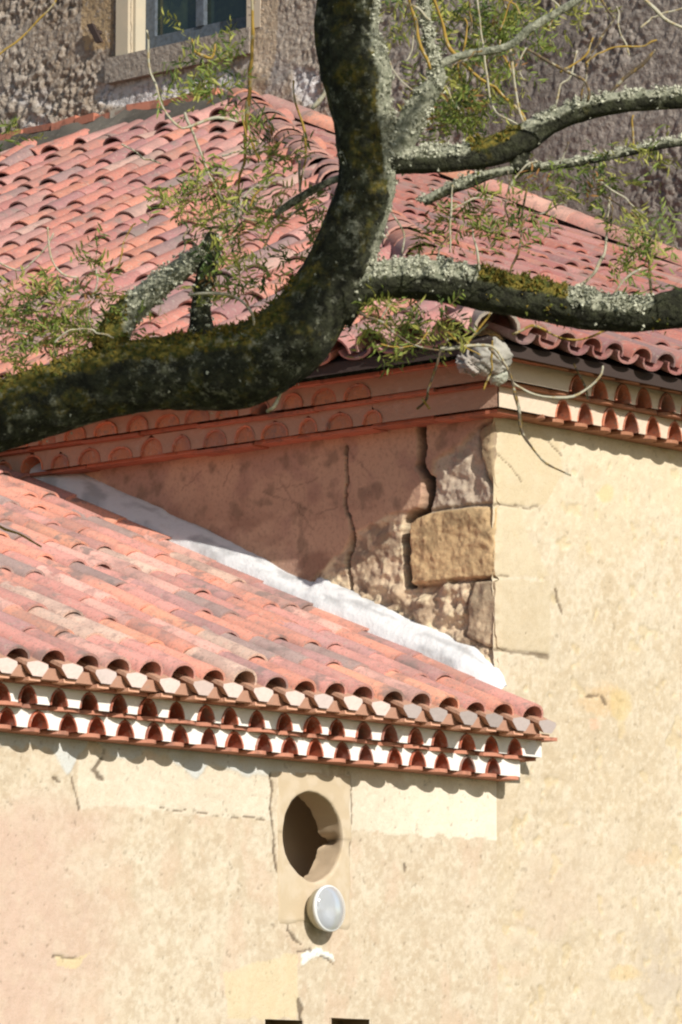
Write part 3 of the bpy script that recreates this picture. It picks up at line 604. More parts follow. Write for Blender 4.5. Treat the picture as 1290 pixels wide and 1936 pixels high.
lump('hip_end_mortar', hc + np.array([0.10, 0.10, 0.015]), (0.17, 0.085, 0.085), M['mortar'], chapel, (0.33, 0.31, 0.26), 3, amp=0.4, n=44, colfn=hipcol, axes=AX)['label'] = 'grey mortar cap with orange lichen at the hip end'
lump('hip_end_mortar', hc + np.array([-0.02, -0.02, -0.11]), (0.11, 0.10, 0.10), M['mortar'], chapel, (0.36, 0.34, 0.29), 5, amp=0.4, n=40, axes=AX)
lump('hip_end_mortar', hc + np.array([0.015, -0.03, -0.19]), (0.055, 0.055, 0.055), M['mortar'], chapel, (0.38, 0.385, 0.31), 8, amp=0.5)
lump('hip_end_mortar', hc + np.array([-0.06, 0.09, -0.13]), (0.11, 0.07, 0.06), M['mortar'], chapel, (0.34, 0.30, 0.26), 9, amp=0.7, n=40, axes=AX)

# fillet of flashing where the roof meets the house: dark mortar slope, red tile strip above (left), smooth tiles (front rake)
def strip(name, pts, prof, m, parent, colf, seed=500, nz=0.012, sub=0.05):
    """sweep a profile (list of (out, up)) along pts lying against a wall facing -X"""
    pts = [np.array(p, float) for p in pts]; V = []; C_ = []
    for a, b in zip(pts[:-1], pts[1:]):
        L = np.linalg.norm(b - a); n = max(2, int(L / sub))
        for i in range(n): V.append(a + (b - a) * i / n)
    V.append(pts[-1]); k = len(prof); W = []
    for i, p in enumerate(V):
        for j, (o_, u_) in enumerate(prof):
            q = p + np.array([-o_, 0, u_]); d = (fbm(np.array([q[1] * 7.]), np.array([q[2] * 9. + j * 3]), seed, 4)[0] - .5) * 2 * nz
            W.append(q + np.array([-abs(d) if o_ > 0.004 else 0, 0, d if 0 < j else d * 2])); C_.append(colf(q))
    Fs = np.array([(i * k + j, (i + 1) * k + j, (i + 1) * k + j + 1, i * k + j + 1) for i in range(len(V) - 1) for j in range(k - 1)])
    return mesh(name, W, Fs[:, ::-1], m, parent, np.array(C_))
zw = ZE + (XT - XE) * SL
def grc(q): return np.array((0.09, 0.08, 0.065)) * (0.4 + 1.5 * vnoise(np.array([q[1] * 4]), np.array([q[2] * 4]), 3)[0])
strip('mortar_fillet', [(XT, yA_ - 0.1, zw + 0.0), (XT, 29.6, zw - 0.0)], [(0.001, 0.20), (0.05, 0.18), (0.13, 0.13), (0.20, 0.08), (0.27, 0.0), (0.34, -0.09), (0.34, -0.16)], M['mortar'], chapel, grc, nz=0.05)
mb = MB(); y = yA_ + 0.2
while y < 29:
    L = 0.16 + 0.2 * rng.random(); c = np.array((0.44, 0.17, 0.11)) * (0.6 + .7 * rng.random()) if rng.random() < 0.85 else (0.42, 0.37, 0.30)
    mb.box((XT - 0.06 - 0.03 * rng.random(), y, zw + 0.165 + rng.normal(0, 0.012)), (0.09, 0, 0), (0, L - 0.004, rng.normal(0, .012)), (0, 0, 0.045 + .03 * rng.random()), c); y += L
mb.build('flashing_tiles', M['red'], chapel, False)['label'] = 'red tile strip against the rough house wall'
mb = MB(); s = 0.0; A0 = np.array([XT - 0.06, yA_ - 0.3, ZE + 0.07 + (yA_ - 0.3 - YE) * SR + 0.05]); dn = -S_f
while s < 8.3:
    O = A0 + dn * s; T2 = np.array([1.0, 0, 0]); N2 = np.cross(T2, S_f); c = pal(None, 1.0) * np.array((1.1, 1.15, 1.1))
    put(mb, tile_geo(0.50, 0.26, 0.24, 0.09, 0.085, 0.014), O + dn * 0.5 + N2 * 0.03 + np.array([rng.normal(0, .006), 0, 0]), -dn, T2, N2, c); s += 0.455
mb.build('rake_tiles', M['tile'], chapel)['label'] = 'pale pink cover tiles lining the roof edge against the house'

# white lime flashing between aisle roof and chapel wall
def flash():
    ys = np.arange(YF - 0.05, 19.35, 0.02); rows = 9; V = []; col = []
    for y in ys:
        zr = 4.937 + SA * (y - 15.324)
        e = float(np.clip((y - (YF - 0.05)) / 0.22, 0, 1)) ** 0.5
        hi = (0.078 + 0.035 * sstep(17.2, 17.9, np.array([y]))[0]) + (0.016 if y < 17.3 else 0.018) * (fbm(np.array([y * 5.]), np.array([0.]), 511, 4)[0] - .5) * 2 + (0.02 if y < 17 else -0.02)
        for j in range(rows):
            t = j / (rows - 1); out = 0.100 * (1 - t) ** 1.1 + 0.006 * (1 - t); up = (0.045 * min(1, e + .3) + hi * t ** 0.95 * e) if j else 0.012
            n = (fbm(np.array([y * 9.]), np.array([t * 2.5]), 517, 4)[0] - .5)
            V.append((XC - (out + 0.012 * n * (1 - 0.6 * t)) * (0.3 + .7 * e) - (0.0 if j < rows - 1 else -0.03), y, zr - 0.02 - 0.03 * (1 - t) ** 3 + up + 0.010 * n)); gq = 1 - 0.35 * sstep(0.5, 0.7, fbm(np.array([y * 6.]), np.array([t * 3.]), 523, 4))[0]; col.append((0.66 * gq, 0.665 * gq, 0.665 * gq))
    Fs = np.array([(i * rows + j, (i + 1) * rows + j, (i + 1) * rows + j + 1, i * rows + j + 1) for i in range(len(ys) - 1) for j in range(rows - 1)])
    V += V[:rows] ; V = np.array(V); k = len(ys) * rows; V[k:k + rows, 0] = np.where(np.arange(rows) < rows, V[k:k + rows, 0], 0)
    V = list(V); V.append(np.array([XC + 0.03, YF - 0.055, 4.955 + SA * (YF - 0.05 - 15.324) - 0.02])); col += col[:rows] + [(0.66, 0.665, 0.66)]
    F2 = [tuple(f) for f in Fs[:, ::-1]] + [(k + j, k + j + 1, k + rows) for j in range(rows - 1)]
    o = mesh('mortar_flashing', V, F2, M['white'], leanto, np.array(col)); o['label'] = 'white lime mortar flashing sloping along the chapel wall'
flash()

# ------------------------------------------------------------------ old house behind
WY0, WY1 = pl(470, 50, 0, XT)[1], pl(248, 50, 0, XT)[1]; WZ0 = 11.13; WZ1 = 12.55
def house_fn(px, py, U, Z):
    n1 = fbm(U * 2, Z * 2, 601, 4); n2 = fbm(U * 24 + Z * 6, Z * 22, 605, 3); n3 = fbm(U * 42, Z * 42, 609, 2)
    col = np.zeros(U.shape + (3,)) + C3(0.37, 0.31, 0.25); col = mixc(col, (0.30, 0.235, 0.175), sstep(0.4, 0.6, n1)); col = mixc(col, (0.50, 0.44, 0.37), 0.6 * sstep(0.52, 0.66, n3))
    rt = sstep(560, 760, px); col = mixc(col, (0.30, 0.262, 0.228), rt * 0.9); col = mixc(col, (0.16, 0.135, 0.115), rt * 0.5 * sstep(0.48, 0.62, n2))
    # whitish patches just above the flashing
    wp = sstep(0.44, 0.52, fbm(U * 2.2, Z * 3.5, 621, 4)) * sstep(95, 30, np.abs(py - (235 - px * 0.18)) + np.maximum(0, px - 480) * .9)
    pn = (fbm(U * 7, Z * 9, 631, 4) - .5) * 46; pm = np.zeros(U.shape)
    for P_ in ([(60, 215), (100, 235), (150, 225), (215, 218), (200, 238), (75, 262)], [(180, 160), (215, 150), (330, 142), (345, 185), (260, 205), (190, 200)], [(300, 135), (420, 120), (468, 150), (400, 190), (320, 195)], [(562, 128), (610, 135), (606, 190), (570, 200), (556, 165)]): pm = np.maximum(pm, sstep(-4, 5, spoly(px + pn, py + pn * .5, P_)))
    wp = np.maximum(wp * 0.6, pm); col = mixc(col, (0.62, 0.60, 0.60), wp * 0.8)
    sm = inpoly(px + (n1 - .5) * 10, py, [(152, -60), (222, -60), (216, 92), (160, 95)]).astype(float); sm2 = inpoly(px, py, [(474, -60), (530, -60), (520, 110), (500, 180), (474, 190)]).astype(float)
    col = mixc(col, (0.46, 0.33, 0.19), sm); col = mixc(col, (0.52, 0.40, 0.27), sm2 * 0.7)
    k = 1 - 0.85 * np.clip(sm + sm2 * .7, 0, 1)
    lo_ = fbm(U * 1.3 + 7, Z * 1.6, 641, 3); col = mixc(col, col * 0.72, sstep(0.5, 0.62, lo_)); k = k * (0.45 + 1.0 * sstep(0.38, 0.62, fbm(U * 2.1, Z * 2.1 + 4, 643, 3)))
    h = ((n2 - .5) * 0.05 + (n3 - .5) * 0.026) * k + (n1 - .5) * 0.03 - wp * 0.02
    return h, col
us = np.concatenate([np.arange(12, 18.6, 0.4), np.arange(18.6, 26.9, 0.014), np.arange(27, 34, 0.5)]); zs = np.concatenate([np.arange(0, 8.6, 0.5), np.arange(8.6, 12.3, 0.014), np.arange(12.4, 15.1, 0.3)])
grid_wall('wall', 0, XT, us, zs, -1, house_fn, M['render'], house, lambda u, z: (u > WY0) & (u < WY1) & (z > WZ0 - 0.02) & (z < WZ1))
mb = MB(); mb.box((XT + 0.1, 12, 0), (9, 0, 0), (0, 0.3, 0), (0, 0, 15), (0.4, 0.33, 0.27)); mb.box((XT - 0.3, 11.8, 15), (9.5, 0, 1), (0, 22.4, 0), (0, 0, .2), (0.4, 0.2, 0.15)); mb.build('gable_wall', M['render'], house, False)
# window
tl = -0.05
mbj = MB(); mb = mbj; mb.box((XT + 0.02, WY1 - 0.03, WZ0 - .02), (0.22, 0, 0), (0, 0.15, 0), (0, 0, WZ1 - WZ0 + .04), (0.46, 0.41, 0.31)); mb.box((XT - 0.035, WY1 + 0.0, WZ0 - 0.02), (0.055, 0, 0), (0, 0.13, 0), (0, 0, WZ1 - WZ0 + .04), (0.45, 0.39, 0.29))
mb = MB(); mb.box((XT + 0.0, WY0 - 0.12, WZ0 - .02), (0.24, 0, 0), (0, 0.14, 0), (0, 0, WZ1 - WZ0 + .04), (0.50, 0.42, 0.32))
win = MB(); x_ = XT + 0.13
def fr(y0, y1, z0, z1, d=0.05, xx=None): win.box(((x_ if xx is None else xx), y0, z0), (d, 0, 0), (0, y1 - y0, 0), (0, 0, z1 - z0))
fr(WY0 + .02, WY1 - .03, WZ0 - .02, WZ0 + 0.13); fr(WY0 + .02, WY0 + .10, WZ0 + .13, WZ1); fr(WY1 - .13, WY1 - .03, WZ0 + .13, WZ1); fr(WY0 + .1, WY1 - .13, WZ1 - .1, WZ1)
ym = (WY0 + WY1) / 2 - .0; fr(ym - .04, ym + .04, WZ0 + .13, WZ1 - .1, 0.06, x_ - .012); fr(WY0 + .1, ym - .04, WZ0 + .62, WZ0 + .66); fr(ym + .04, WY1 - .13, WZ0 + .62, WZ0 + .66)
wo = win.build('window', M['wood'], house, False); mb.build('jamb', M['stone'], wo, False); mbj.build('jamb', M['stone'], wo, False)['label'] = 'pale lit stone jamb'
for a, b in ((WY0 + .1, ym - .04), (ym + .04, WY1 - .13)):
    for c, d in ((WZ0 + .13, WZ0 + .62), (WZ0 + .66, WZ1 - .1)):
        mesh('pane', [(x_ + .03, a, c), (x_ + .03, b, c), (x_ + .03, b, d), (x_ + .03, a, d)], [(0, 3, 2, 1)], M['glass'], wo, smooth=False)
mb = MB(); O = np.array([XT - 0.05, WY0 - 0.05, WZ0 - 0.02 - 0.20]); mb.box(O, (0.30, 0, 0), (0, WY1 - WY0 + 0.28, -tl * 0), (0, 0, 0.20), (0.30, 0.255, 0.21)); mb.build('sill', M['render'], wo, False)
mb = MB(); pk = pl(186, 62, 0, XT - 0.05); mb.box(pk + np.array([-.02, -0.05, -0.08]), (0.03, 0, 0), (0, 0.06, 0.0), (0, 0.10, 0.16)); mb.box(pk + np.array([-.005, 0, 0]), (0.1, 0, 0), (0, 0.025, 0), (0, 0, 0.025)); mb.build('shutter_hook', M['iron'], house, False)

# ------------------------------------------------------------------ wall floodlight
lp = pl(596, 1720, 1, YL); lamp = empty('wall_floodlight', (lp[0], YL, lp[2]), 'round white floodlight fixed to the cream wall just below the round opening', 'floodlight')
LD = unit((-0.02, -1, 0.03)); LX = unit(np.cross(LD, (0, 0, 1))); LZ = np.cross(LX, LD)
def lathe(name, prof, m, parent, c0, n=48):
    V = []; Fs = []
    for (r_, d_) in prof:
        for i in range(n):
            a = 2 * math.pi * i / n; V.append(c0 + LX * math.cos(a) * r_ + LZ * math.sin(a) * r_ * 1.04 + LD * d_)
    for k in range(len(prof) - 1):
        for i in range(n):
            j = (i + 1) % n; Fs.append((k * n + i, k * n + j, (k + 1) * n + j, (k + 1) * n + i))
    return mesh(name, V, np.array(Fs), m, parent)
c0 = np.array([lp[0], YL, lp[2]])
lathe('housing', [(0.0, 0.0), (0.055, 0.0), (0.075, 0.01), (0.100, 0.045), (0.107, 0.07), (0.109, 0.09)], M['lampbody'], lamp, c0)
lathe('rim', [(0.106, 0.082), (0.112, 0.086), (0.113, 0.098), (0.109, 0.105), (0.104, 0.106)], mat('white_rim', (0.66, 0.67, 0.66), 0.4), lamp, c0)
lg = lathe('lens', [(0.104, 0.105), (0.096, 0.112), (0.080, 0.120), (0.055, 0.127), (0.03, 0.130), (0.0, 0.131)], M['lampglass'], lamp, c0)
gl = M['lampglass'].node_tree.nodes['Principled BSDF']; gl.inputs['Transmission Weight'].default_value = 0.6; gl.inputs['Roughness'].default_value = 0.12; gl.inputs['IOR'].default_value = 1.3
lathe('reflector', [(0.100, 0.100), (0.07, 0.065), (0.035, 0.045), (0.018, 0.042), (0.018, 0.075), (0.0, 0.078)], M['lamprefl'], lamp, c0)

# ------------------------------------------------------------------ tree
TD = 15.0
base_t = atd(-560, 1300, TD); base_t[2] = 0
tree = empty('tree', tuple(base_t), 'dark mossy tree with lichen covered limbs leaning in front of the tiled roofs', 'tree')
def catmull(P, Rr, sub):
    P = np.array(P, float); Rr = np.array(Rr, float); n = len(P); Q = []; Rq = []
    for i in range(n - 1):
        p0, p1, p2, p3 = P[max(i - 1, 0)], P[i], P[i + 1], P[min(i + 2, n - 1)]
        L = np.linalg.norm(p2 - p1); k = max(2, int(L / sub))
        for j in range(k):
            t = j / k; Q.append(0.5 * ((2 * p1) + (-p0 + p2) * t + (2 * p0 - 5 * p1 + 4 * p2 - p3) * t * t + (-p0 + 3 * p1 - 3 * p2 + p3) * t ** 3)); Rq.append(Rr[i] * (1 - t) + Rr[i + 1] * t)
    Q.append(P[-1]); Rq.append(Rr[-1]); return np.array(Q), np.array(Rq)
def tube(P, Rr, n=14, sub=0.05, rough=0.0, seed=0):
    Q, Rq = catmull(P, Rr, sub); m = len(Q); V = np.zeros((m, n, 3)); Nn = np.zeros((m, n, 3))
    ref = np.array([0.2, 0.1, 1.0]); tan = np.gradient(Q, axis=0); tan /= np.linalg.norm(tan, axis=1)[:, None] + 1e-9
    a0 = unit(np.cross(tan[0], ref) if abs(tan[0][2]) < .95 else np.cross(tan[0], (1, 0, 0)))
    s = 0
    for i in range(m):
        a0 = unit(a0 - tan[i] * (a0 @ tan[i])); b0 = np.cross(tan[i], a0)
        if i: s += np.linalg.norm(Q[i] - Q[i - 1])
        ang = np.arange(n) * 2 * math.pi / n; d = np.outer(np.cos(ang), a0) + np.outer(np.sin(ang), b0)
        rr = np.full(n, Rq[i])
        if rough:
            cx = np.cos(ang) * 1.6 + 7; cy = np.sin(ang) * 1.6 + s * 3.0
            rr = rr * (1 + rough * 2 * (fbm(cx * 1.0 + s * 0.7, cy, 700 + seed, 4) - .5)) + min(0.02, Rq[i] * 0.28) * (fbm(cx * 4 + s * 6, cy * 5, 720 + seed, 4) - .5)
        V[i] = Q[i] + d * rr[:, None]; Nn[i] = d
    Fs = []
    for i in range(m - 1):
        for j in range(n): Fs.append((i * n + j, i * n + (j + 1) % n, (i + 1) * n + (j + 1) % n, (i + 1) * n + j))
    V = V.reshape(-1, 3); V = np.vstack([V, Q[:1], Q[-1:]]); k = len(V)
    for j in range(n): Fs.append((k - 2, (j + 1) % n, j)); Fs.append((k - 1, (m - 1) * n + j, (m - 1) * n + (j + 1) % n))
    return V, Fs, Nn.reshape(-1, 3), Q, Rq, tan
def pxpath(pts, dep=TD):
    """(x, y, radius in px[, depth])"""
    P = []; Rr = []
    for q in pts:
        d = q[3] if len(q) > 3 else dep; P.append(atd(q[0], q[1], d)); Rr.append(q[2] * d / F_PX)
    return P, Rr
flk = []
def limb(name, pts, dep=TD, lich=None, moss=None, rough=0.08, seed=0, n=28, label=None, extra=None, flakes=0, parent=None):
    P, Rr = pxpath(pts, dep)
    if extra: P = extra[0] + P; Rr = extra[1] + Rr
    V, Fs, Nn, Q, Rq, tan = tube(P, Rr, n, 0.022, rough, seed)
    px, py = proj(V); up = np.concatenate([Nn[:, 2], [0, 0]]); right = np.concatenate([Nn @ _r, [0, 0]])
    a = lich(px, py, up, right) if lich else np.zeros(len(V)); b = moss(px, py, up, right) if moss else np.zeros(len(V))
    col = np.stack([a, b, np.zeros(len(V))], 1)
    o = mesh(name, V, Fs, M['bark'], parent or tree, col)
    if label: o['label'] = label
    # crusty lichen / moss tufts standing off the bark, where the amounts are high
    if flakes:
        mb = MB(); idx = np.arange(len(V) - 2); wgt = np.clip(a[:-2] - 0.42, 0, 1) + 0.9 * np.clip(b[:-2] - 0.48, 0, 1); cl_ = fbm(px[:-2] / 13, py[:-2] / 13, 790 + seed, 3); wgt = (wgt + 0.004) * (0.04 + sstep(0.42, 0.62, cl_)); wgt = wgt / wgt.sum()
        pick = rng.choice(idx, int(flakes * 1.5), p=wgt)
        for i in pick:
            nn = unit(Nn[i] + rng.normal(0, 0.45, 3)); t_ = unit(np.cross(nn, rng.normal(0, 1, 3))); b_ = np.cross(nn, t_)
            s_ = 0.0022 + 0.0055 * rng.random(); p = V[i] + rng.normal(0, 0.006, 3) - Nn[i] * 0.002
            ism = b[i] - 0.05 > a[i]
            c = np.array((0.50, 0.50, 0.38)) * (0.55 + 0.5 * rng.random()) if not ism else (np.array((0.17, 0.125, 0.022)) if rng.random() < .6 else np.array((0.09, 0.10, 0.02)))
            h_ = (0.006 + 0.012 * rng.random()) if ism else (0.003 + 0.008 * rng.random())
            mb.add([p - t_ * s_, p + t_ * s_, p + nn * h_ + b_ * s_ * .5, p - b_ * s_], [(0, 1, 2), (3, 0, 2), (1, 3, 2)], c)
        fo = mb.build('moss_and_lichen', M['lichen'], o, False)
    return o
one = lambda v: (lambda px, py, up, r: np.full(px.shape, v))
# trunk
def t_l(px, py, up, rt): 
    e = np.where(py < 520, 0.62 * sstep(0.55, 0.95, rt), 0.0); e = np.where((py > 60) & (py < 330), np.maximum(e, 0.78 * sstep(0.3, 0.9, rt)), e)
    e = np.where((py > 430) & (py < 480), np.maximum(e, 0.65 * sstep(.5, .95, rt)), e); return np.maximum(e + 0.04, 0.34)
def t_m(px, py, up, rt): return np.where(px < 560, 0.34 + 0.5 * sstep(0.0, 0.75, up), 0.38 + 0.1 * up)
g0 = [base_t, atd(-520, 1250, TD), atd(-330, 980, TD)]
g0[0] = base_t - np.array([0, 0, 0.2])
limb('trunk', [(-150, 838, 68), (0, 786, 65), (200, 724, 68), (350, 702, 70), (465, 690, 78), (560, 632, 74), (622, 540, 62), (664, 440, 57), (692, 340, 54), (684, 240, 53), (672, 140, 66), (656, 60, 61), (664, -40, 58), (700, -300, 52), (800, -700, 44)], lich=t_l, moss=t_m, rough=0.09, seed=1, n=48,
     extra=(g0, [0.24, 0.19, 0.14]), label='thick dark trunk bending upwards, mossy on top', flakes=5200)
limb('limb', [(660, 325, 44), (705, 308, 36), (745, 302, 29), (800, 303, 25), (880, 297, 26), (940, 283, 30), (988, 262, 30), (1040, 232, 22), (1110, 206, 21), (1190, 192, 20), (1290, 186, 19), (1420, 176, 17), (1600, 100, 12)], lich=lambda px, py, up, rt: 0.30 + 0.42 * sstep(-0.25, 0.5, up) - 0.5 * sstep(880, 915, px) * sstep(1000, 975, px),
     moss=lambda px, py, up, rt: 0.25 + 0.5 * sstep(-0.1, 0.6, up) * sstep(860, 900, px) * sstep(1010, 980, px), seed=2, label='upper right limb crusted with pale lichen', flakes=3600)
limb('limb', [(985, 268, 22), (983, 300, 16), (975, 330, 8)], lich=one(0.35), moss=one(0.3), seed=12)
limb('limb', [(625, 580, 52), (665, 548, 42), (700, 535, 35), (750, 528, 36), (830, 530, 39), (920, 546, 42), (1010, 566, 38), (1100, 584, 38), (1180, 594, 34), (1230, 592, 32), (1290, 582, 38), (1420, 560, 36), (1600, 480, 30)], lich=lambda px, py, up, rt: 0.26 + 0.48 * sstep(-0.35, 0.4, up) - 0.55 * sstep(885, 920, px) * sstep(1090, 1050, px) - 0.5 * sstep(1225, 1240, px),
     moss=lambda px, py, up, rt: 0.2 + 0.55 * sstep(-0.2, 0.5, up) * sstep(880, 920, px) * sstep(1100, 1050, px), seed=3, n=36, label='lower right limb with lichen crust and a brown moss patch', flakes=6500)
limb('limb', [(735, 300, 26), (762, 262, 26), (782, 220, 24), (812, 172, 20), (828, 145, 15), (812, 80, 9), (804, 0, 8), (800, -80, 7)], lich=lambda px, py, up, rt: np.full(px.shape, 0.70), moss=one(0.2), seed=4, label='pale lichen fork above the upper limb', flakes=1800)
limb('limb', [(742, 300, 24), (730, 245, 20), (718, 180, 16), (705, 120, 12), (715, 100, 8)], lich=one(0.70), moss=one(0.2), seed=5, flakes=1200)
limb('limb', [(826, 150, 9), (830, 125, 8), (880, 103, 7), (960, 88, 7), (1005, 52, 8), (1080, 8, 7), (1150, -40, 6)], lich=one(0.6), moss=one(0.25), seed=6, n=14)
limb('limb', [(385, 650, 30), (380, 600, 21), (382, 560, 18), (392, 510, 20), (400, 462, 17), (404, 440, 10)], lich=one(0.30), moss=one(0.35), seed=7, n=20, flakes=300, label='short dark stub rising from the trunk')
limb('limb', [(200, 660, 34), (235, 600, 28), (285, 552, 24), (340, 510, 21), (380, 482, 15)], lich=lambda px, py, up, rt: 0.30 + 0.42 * sstep(215, 270, px), moss=lambda px, py, up, rt: 0.62 - 0.4 * sstep(230, 270, px), seed=8, n=22, flakes=1500, label='pale lichen covered stub on the left')
limb('limb', [(800, 382, 9), (840, 362, 11), (890, 342, 13), (940, 326, 9), (1000, 318, 8), (1080, 308, 9), (1180, 289, 8), (1240, 276, 8), (1290, 268, 8), (1380, 260, 6)], lich=lambda px, py, up, rt: 0.40 + 0.28 * sstep(-.3, .4, up), moss=one(0.3), seed=9, n=14, flakes=700)
limb('limb', [(520, 405, 6), (545, 388, 8), (580, 366, 8), (625, 343, 7), (650, 335, 7)], lich=one(0.42), moss=one(0.25), seed=10, n=12)
# unseen limbs added to carry the leaf clumps that shade the trunk
T3 = [atd(800, -700, TD), np.array([11.2, 8.9, 8.4]), np.array([10.9, 8.3, 9.0])]
V, Fs, _, _, _, _ = tube(T3, [0.074, 0.05, 0.02], 12, 0.1, 0.05, 3); mesh('limb', V, Fs, M['bark'], tree, np.zeros((len(V), 3)) + C3(.3, .3, 0))
V, Fs, _, _, _, _ = tube([atd(700, -300, TD), np.array([10.6, 8.4, 7.6]), np.array([10.2, 7.3, 7.7]), np.array([9.6, 6.8, 7.4])], [0.05, 0.04, 0.03, 0.012], 12, 0.1, 0.05, 4); mesh('limb', V, Fs, M['bark'], tree, np.zeros((len(V), 3)) + C3(.3, .3, 0))

# twigs
YEL = (0.34, 0.22, 0.045); PAL2 = (0.42, 0.39, 0.29); DRK = (0.10, 0.075, 0.05)
TW = [([(-20, 118, 3.5), (30, 78, 3.5), (75, 36, 3.5), (104, 5, 3), (115, -30, 3)], YEL), ([(278, 55, 3), (284, 110, 3.6), (294, 160, 3.6), (318, 216, 3.6), (345, 241, 4), (385, 228, 5), (412, 222, 5), (448, 230, 4)], PAL2),
      ([(480, -40, 6), (479, 40, 5.5), (476, 110, 5), (472, 180, 6), (468, 205, 7), (466, 280, 4), (456, 330, 3.5), (450, 385, 3)], YEL), ([(348, 212, 4), (365, 250, 4), (385, 300, 3), (410, 355, 3), (432, 398, 4), (470, 412, 4), (500, 415, 3)], PAL2),
      ([(555, 150, 3), (560, 195, 3), (576, 250, 3.5), (578, 300, 3), (570, 360, 4)], YEL), ([(568, 300, 3.5), (570, 362, 4)], PAL2), ([(540, 640, 5), (544, 690, 5.5), (536, 735, 4), (520, 768, 6), (506, 778, 4)], PAL2),
      ([(846, 640, 4), (832, 668, 4), (822, 700, 4), (812, 735, 4), (804, 760, 4), (790, 772, 3)], DRK), ([(800, 752, 3), (812, 772, 3)], YEL),
      ([(835, 658, 6), (880, 655, 7), (925, 652, 6), (945, 668, 4), (962, 705, 4), (985, 735, 4), (1030, 748, 4), (1085, 748, 4), (1125, 722, 4), (1142, 690, 3)], PAL2),
      ([(925, 655, 4), (958, 695, 3.5), (975, 745, 5), (986, 800, 5), (1003, 840, 4), (1035, 875, 3), (1078, 897, 2)], DRK), ([(975, 745, 2), (988, 790, 2.5), (984, 820, 2)], YEL),
      ([(1085, 690, 2), (1100, 715, 2), (1115, 755, 2)], DRK), ([(968, 632, 4), (1005, 617, 5), (1045, 632, 4), (1090, 645, 3.5), (1120, 636, 3), (1150, 622, 3)], YEL), ([(880, 655, 4), (900, 630, 4), (930, 590, 3.5)], YEL),
      ([(818, -20, 4), (838, 50, 4), (852, 92, 5), (890, 130, 5), (935, 165, 4.5), (975, 200, 4), (995, 230, 3.5)], YEL), ([(905, -20, 3), (908, 60, 3), (918, 120, 3.5), (928, 190, 3), (945, 215, 3), (980, 238, 3)], PAL2), ([(965, 95, 4), (970, 130, 4), (978, 180, 4), (992, 236, 4)], PAL2),
      ([(770, -20, 5), (785, 40, 5), (800, 90, 5), (815, 130, 4)], YEL), ([(995, 92, 3), (1040, 118, 4), (1090, 142, 4), (1115, 165, 5), (1110, 195, 5)], DRK), ([(1120, -20, 4), (1150, 18, 4), (1160, 40, 4), (1138, 70, 4), (1120, 100, 4), (1105, 150, 3), (1100, 190, 3)], DRK),
      ([(1205, -20, 5), (1240, 18, 5), (1275, 45, 5), (1310, 62, 5)], PAL2), ([(1150, 178, 6), (1180, 150, 6), (1215, 122, 7), (1240, 96, 3)], DRK), ([(1090, 95, 2), (1080, 140, 3), (1060, 160, 3), (1050, 200, 2)], PAL2),
      ([(1075, 552, 5), (1100, 535, 5), (1125, 512, 5), (1142, 478, 4.5), (1148, 440, 4), (1150, 400, 4), (1155, 345, 3)], PAL2), ([(1232, 560, 4), (1228, 510, 4), (1228, 470, 4), (1212, 430, 4), (1195, 400, 3)], DRK), ([(905, 510, 3), (900, 470, 3), (893, 430, 2.5)], PAL2),
      ([(962, 515, 4), (980, 480, 4), (985, 440, 3), (988, 400, 3), (996, 345, 2)], DRK), ([(850, 480, 2.5), (852, 400, 2.5), (856, 350, 2)], PAL2), ([(1160, 560, 3), (1180, 530, 3), (1215, 508, 3)], PAL2), ([(1198, 285, 3), (1197, 240, 3.5), (1199, 215, 3)], YEL), ([(1060, 308, 2), (1070, 285, 2), (1075, 270, 2)], DRK),
      ([(712, 60, 3), (745, 130, 2.5), (780, 170, 2.5), (800, 200, 3)], PAL2), ([(365, 70, 3), (372, 95, 5), (402, 108, 4), (406, 80, 4)], YEL), ([(0, 495, 3), (40, 510, 3), (85, 470, 2), (100, 440, 2)], PAL2), ([(-10, 990, 3.5), (35, 1010, 3.5), (82, 1032, 3.5)], YEL),
      ([(90, 430, 2), (95, 480, 3), (120, 515, 3), (150, 522, 3)], PAL2), ([(355, 560, 3), (400, 552, 5), (450, 560, 4), (478, 590, 4), (480, 615, 4)], PAL2), ([(500, 470, 4), (520, 430, 3), (560, 400, 3), (575, 390, 2)], DRK), ([(590, 205, 5), (612, 180, 9), (620, 165, 6)], PAL2), ([(680, 590, 4), (720, 610, 3), (780, 650, 3), (830, 662, 3)], DRK), ([(760, 480, 3), (762, 440, 3), (740, 405, 2)], PAL2)]
rt_ = random.Random(11)
for (x0, y0, x1, y1, n_, up_) in [(730, 20, 1000, 220, 13, 1), (1000, 0, 1280, 150, 6, 1), (820, 350, 1010, 500, 6, 1), (1120, 380, 1270, 540, 4, 1), (700, 590, 960, 660, 6, 0), (300, 220, 560, 560, 11, 1), (20, 540, 230, 660, 5, 1)]:
    for _ in range(n_):
        x, y = rt_.uniform(x0, x1), rt_.uniform(y0, y1); a_ = rt_.uniform(-0.9, 0.9) + (-math.pi / 2 if up_ else rt_.choice([-0.3, 2.6])); rr_ = rt_.uniform(1.8, 3.6); P_ = []
        for k_ in range(rt_.randint(4, 7)):
            P_.append((x, y, rr_)); st_ = rt_.uniform(14, 30); a_ += rt_.uniform(-0.55, 0.55); x += st_ * math.cos(a_); y += st_ * math.sin(a_); rr_ *= 0.88
        TW.append((P_, rt_.choice([YEL, PAL2, PAL2, DRK])))
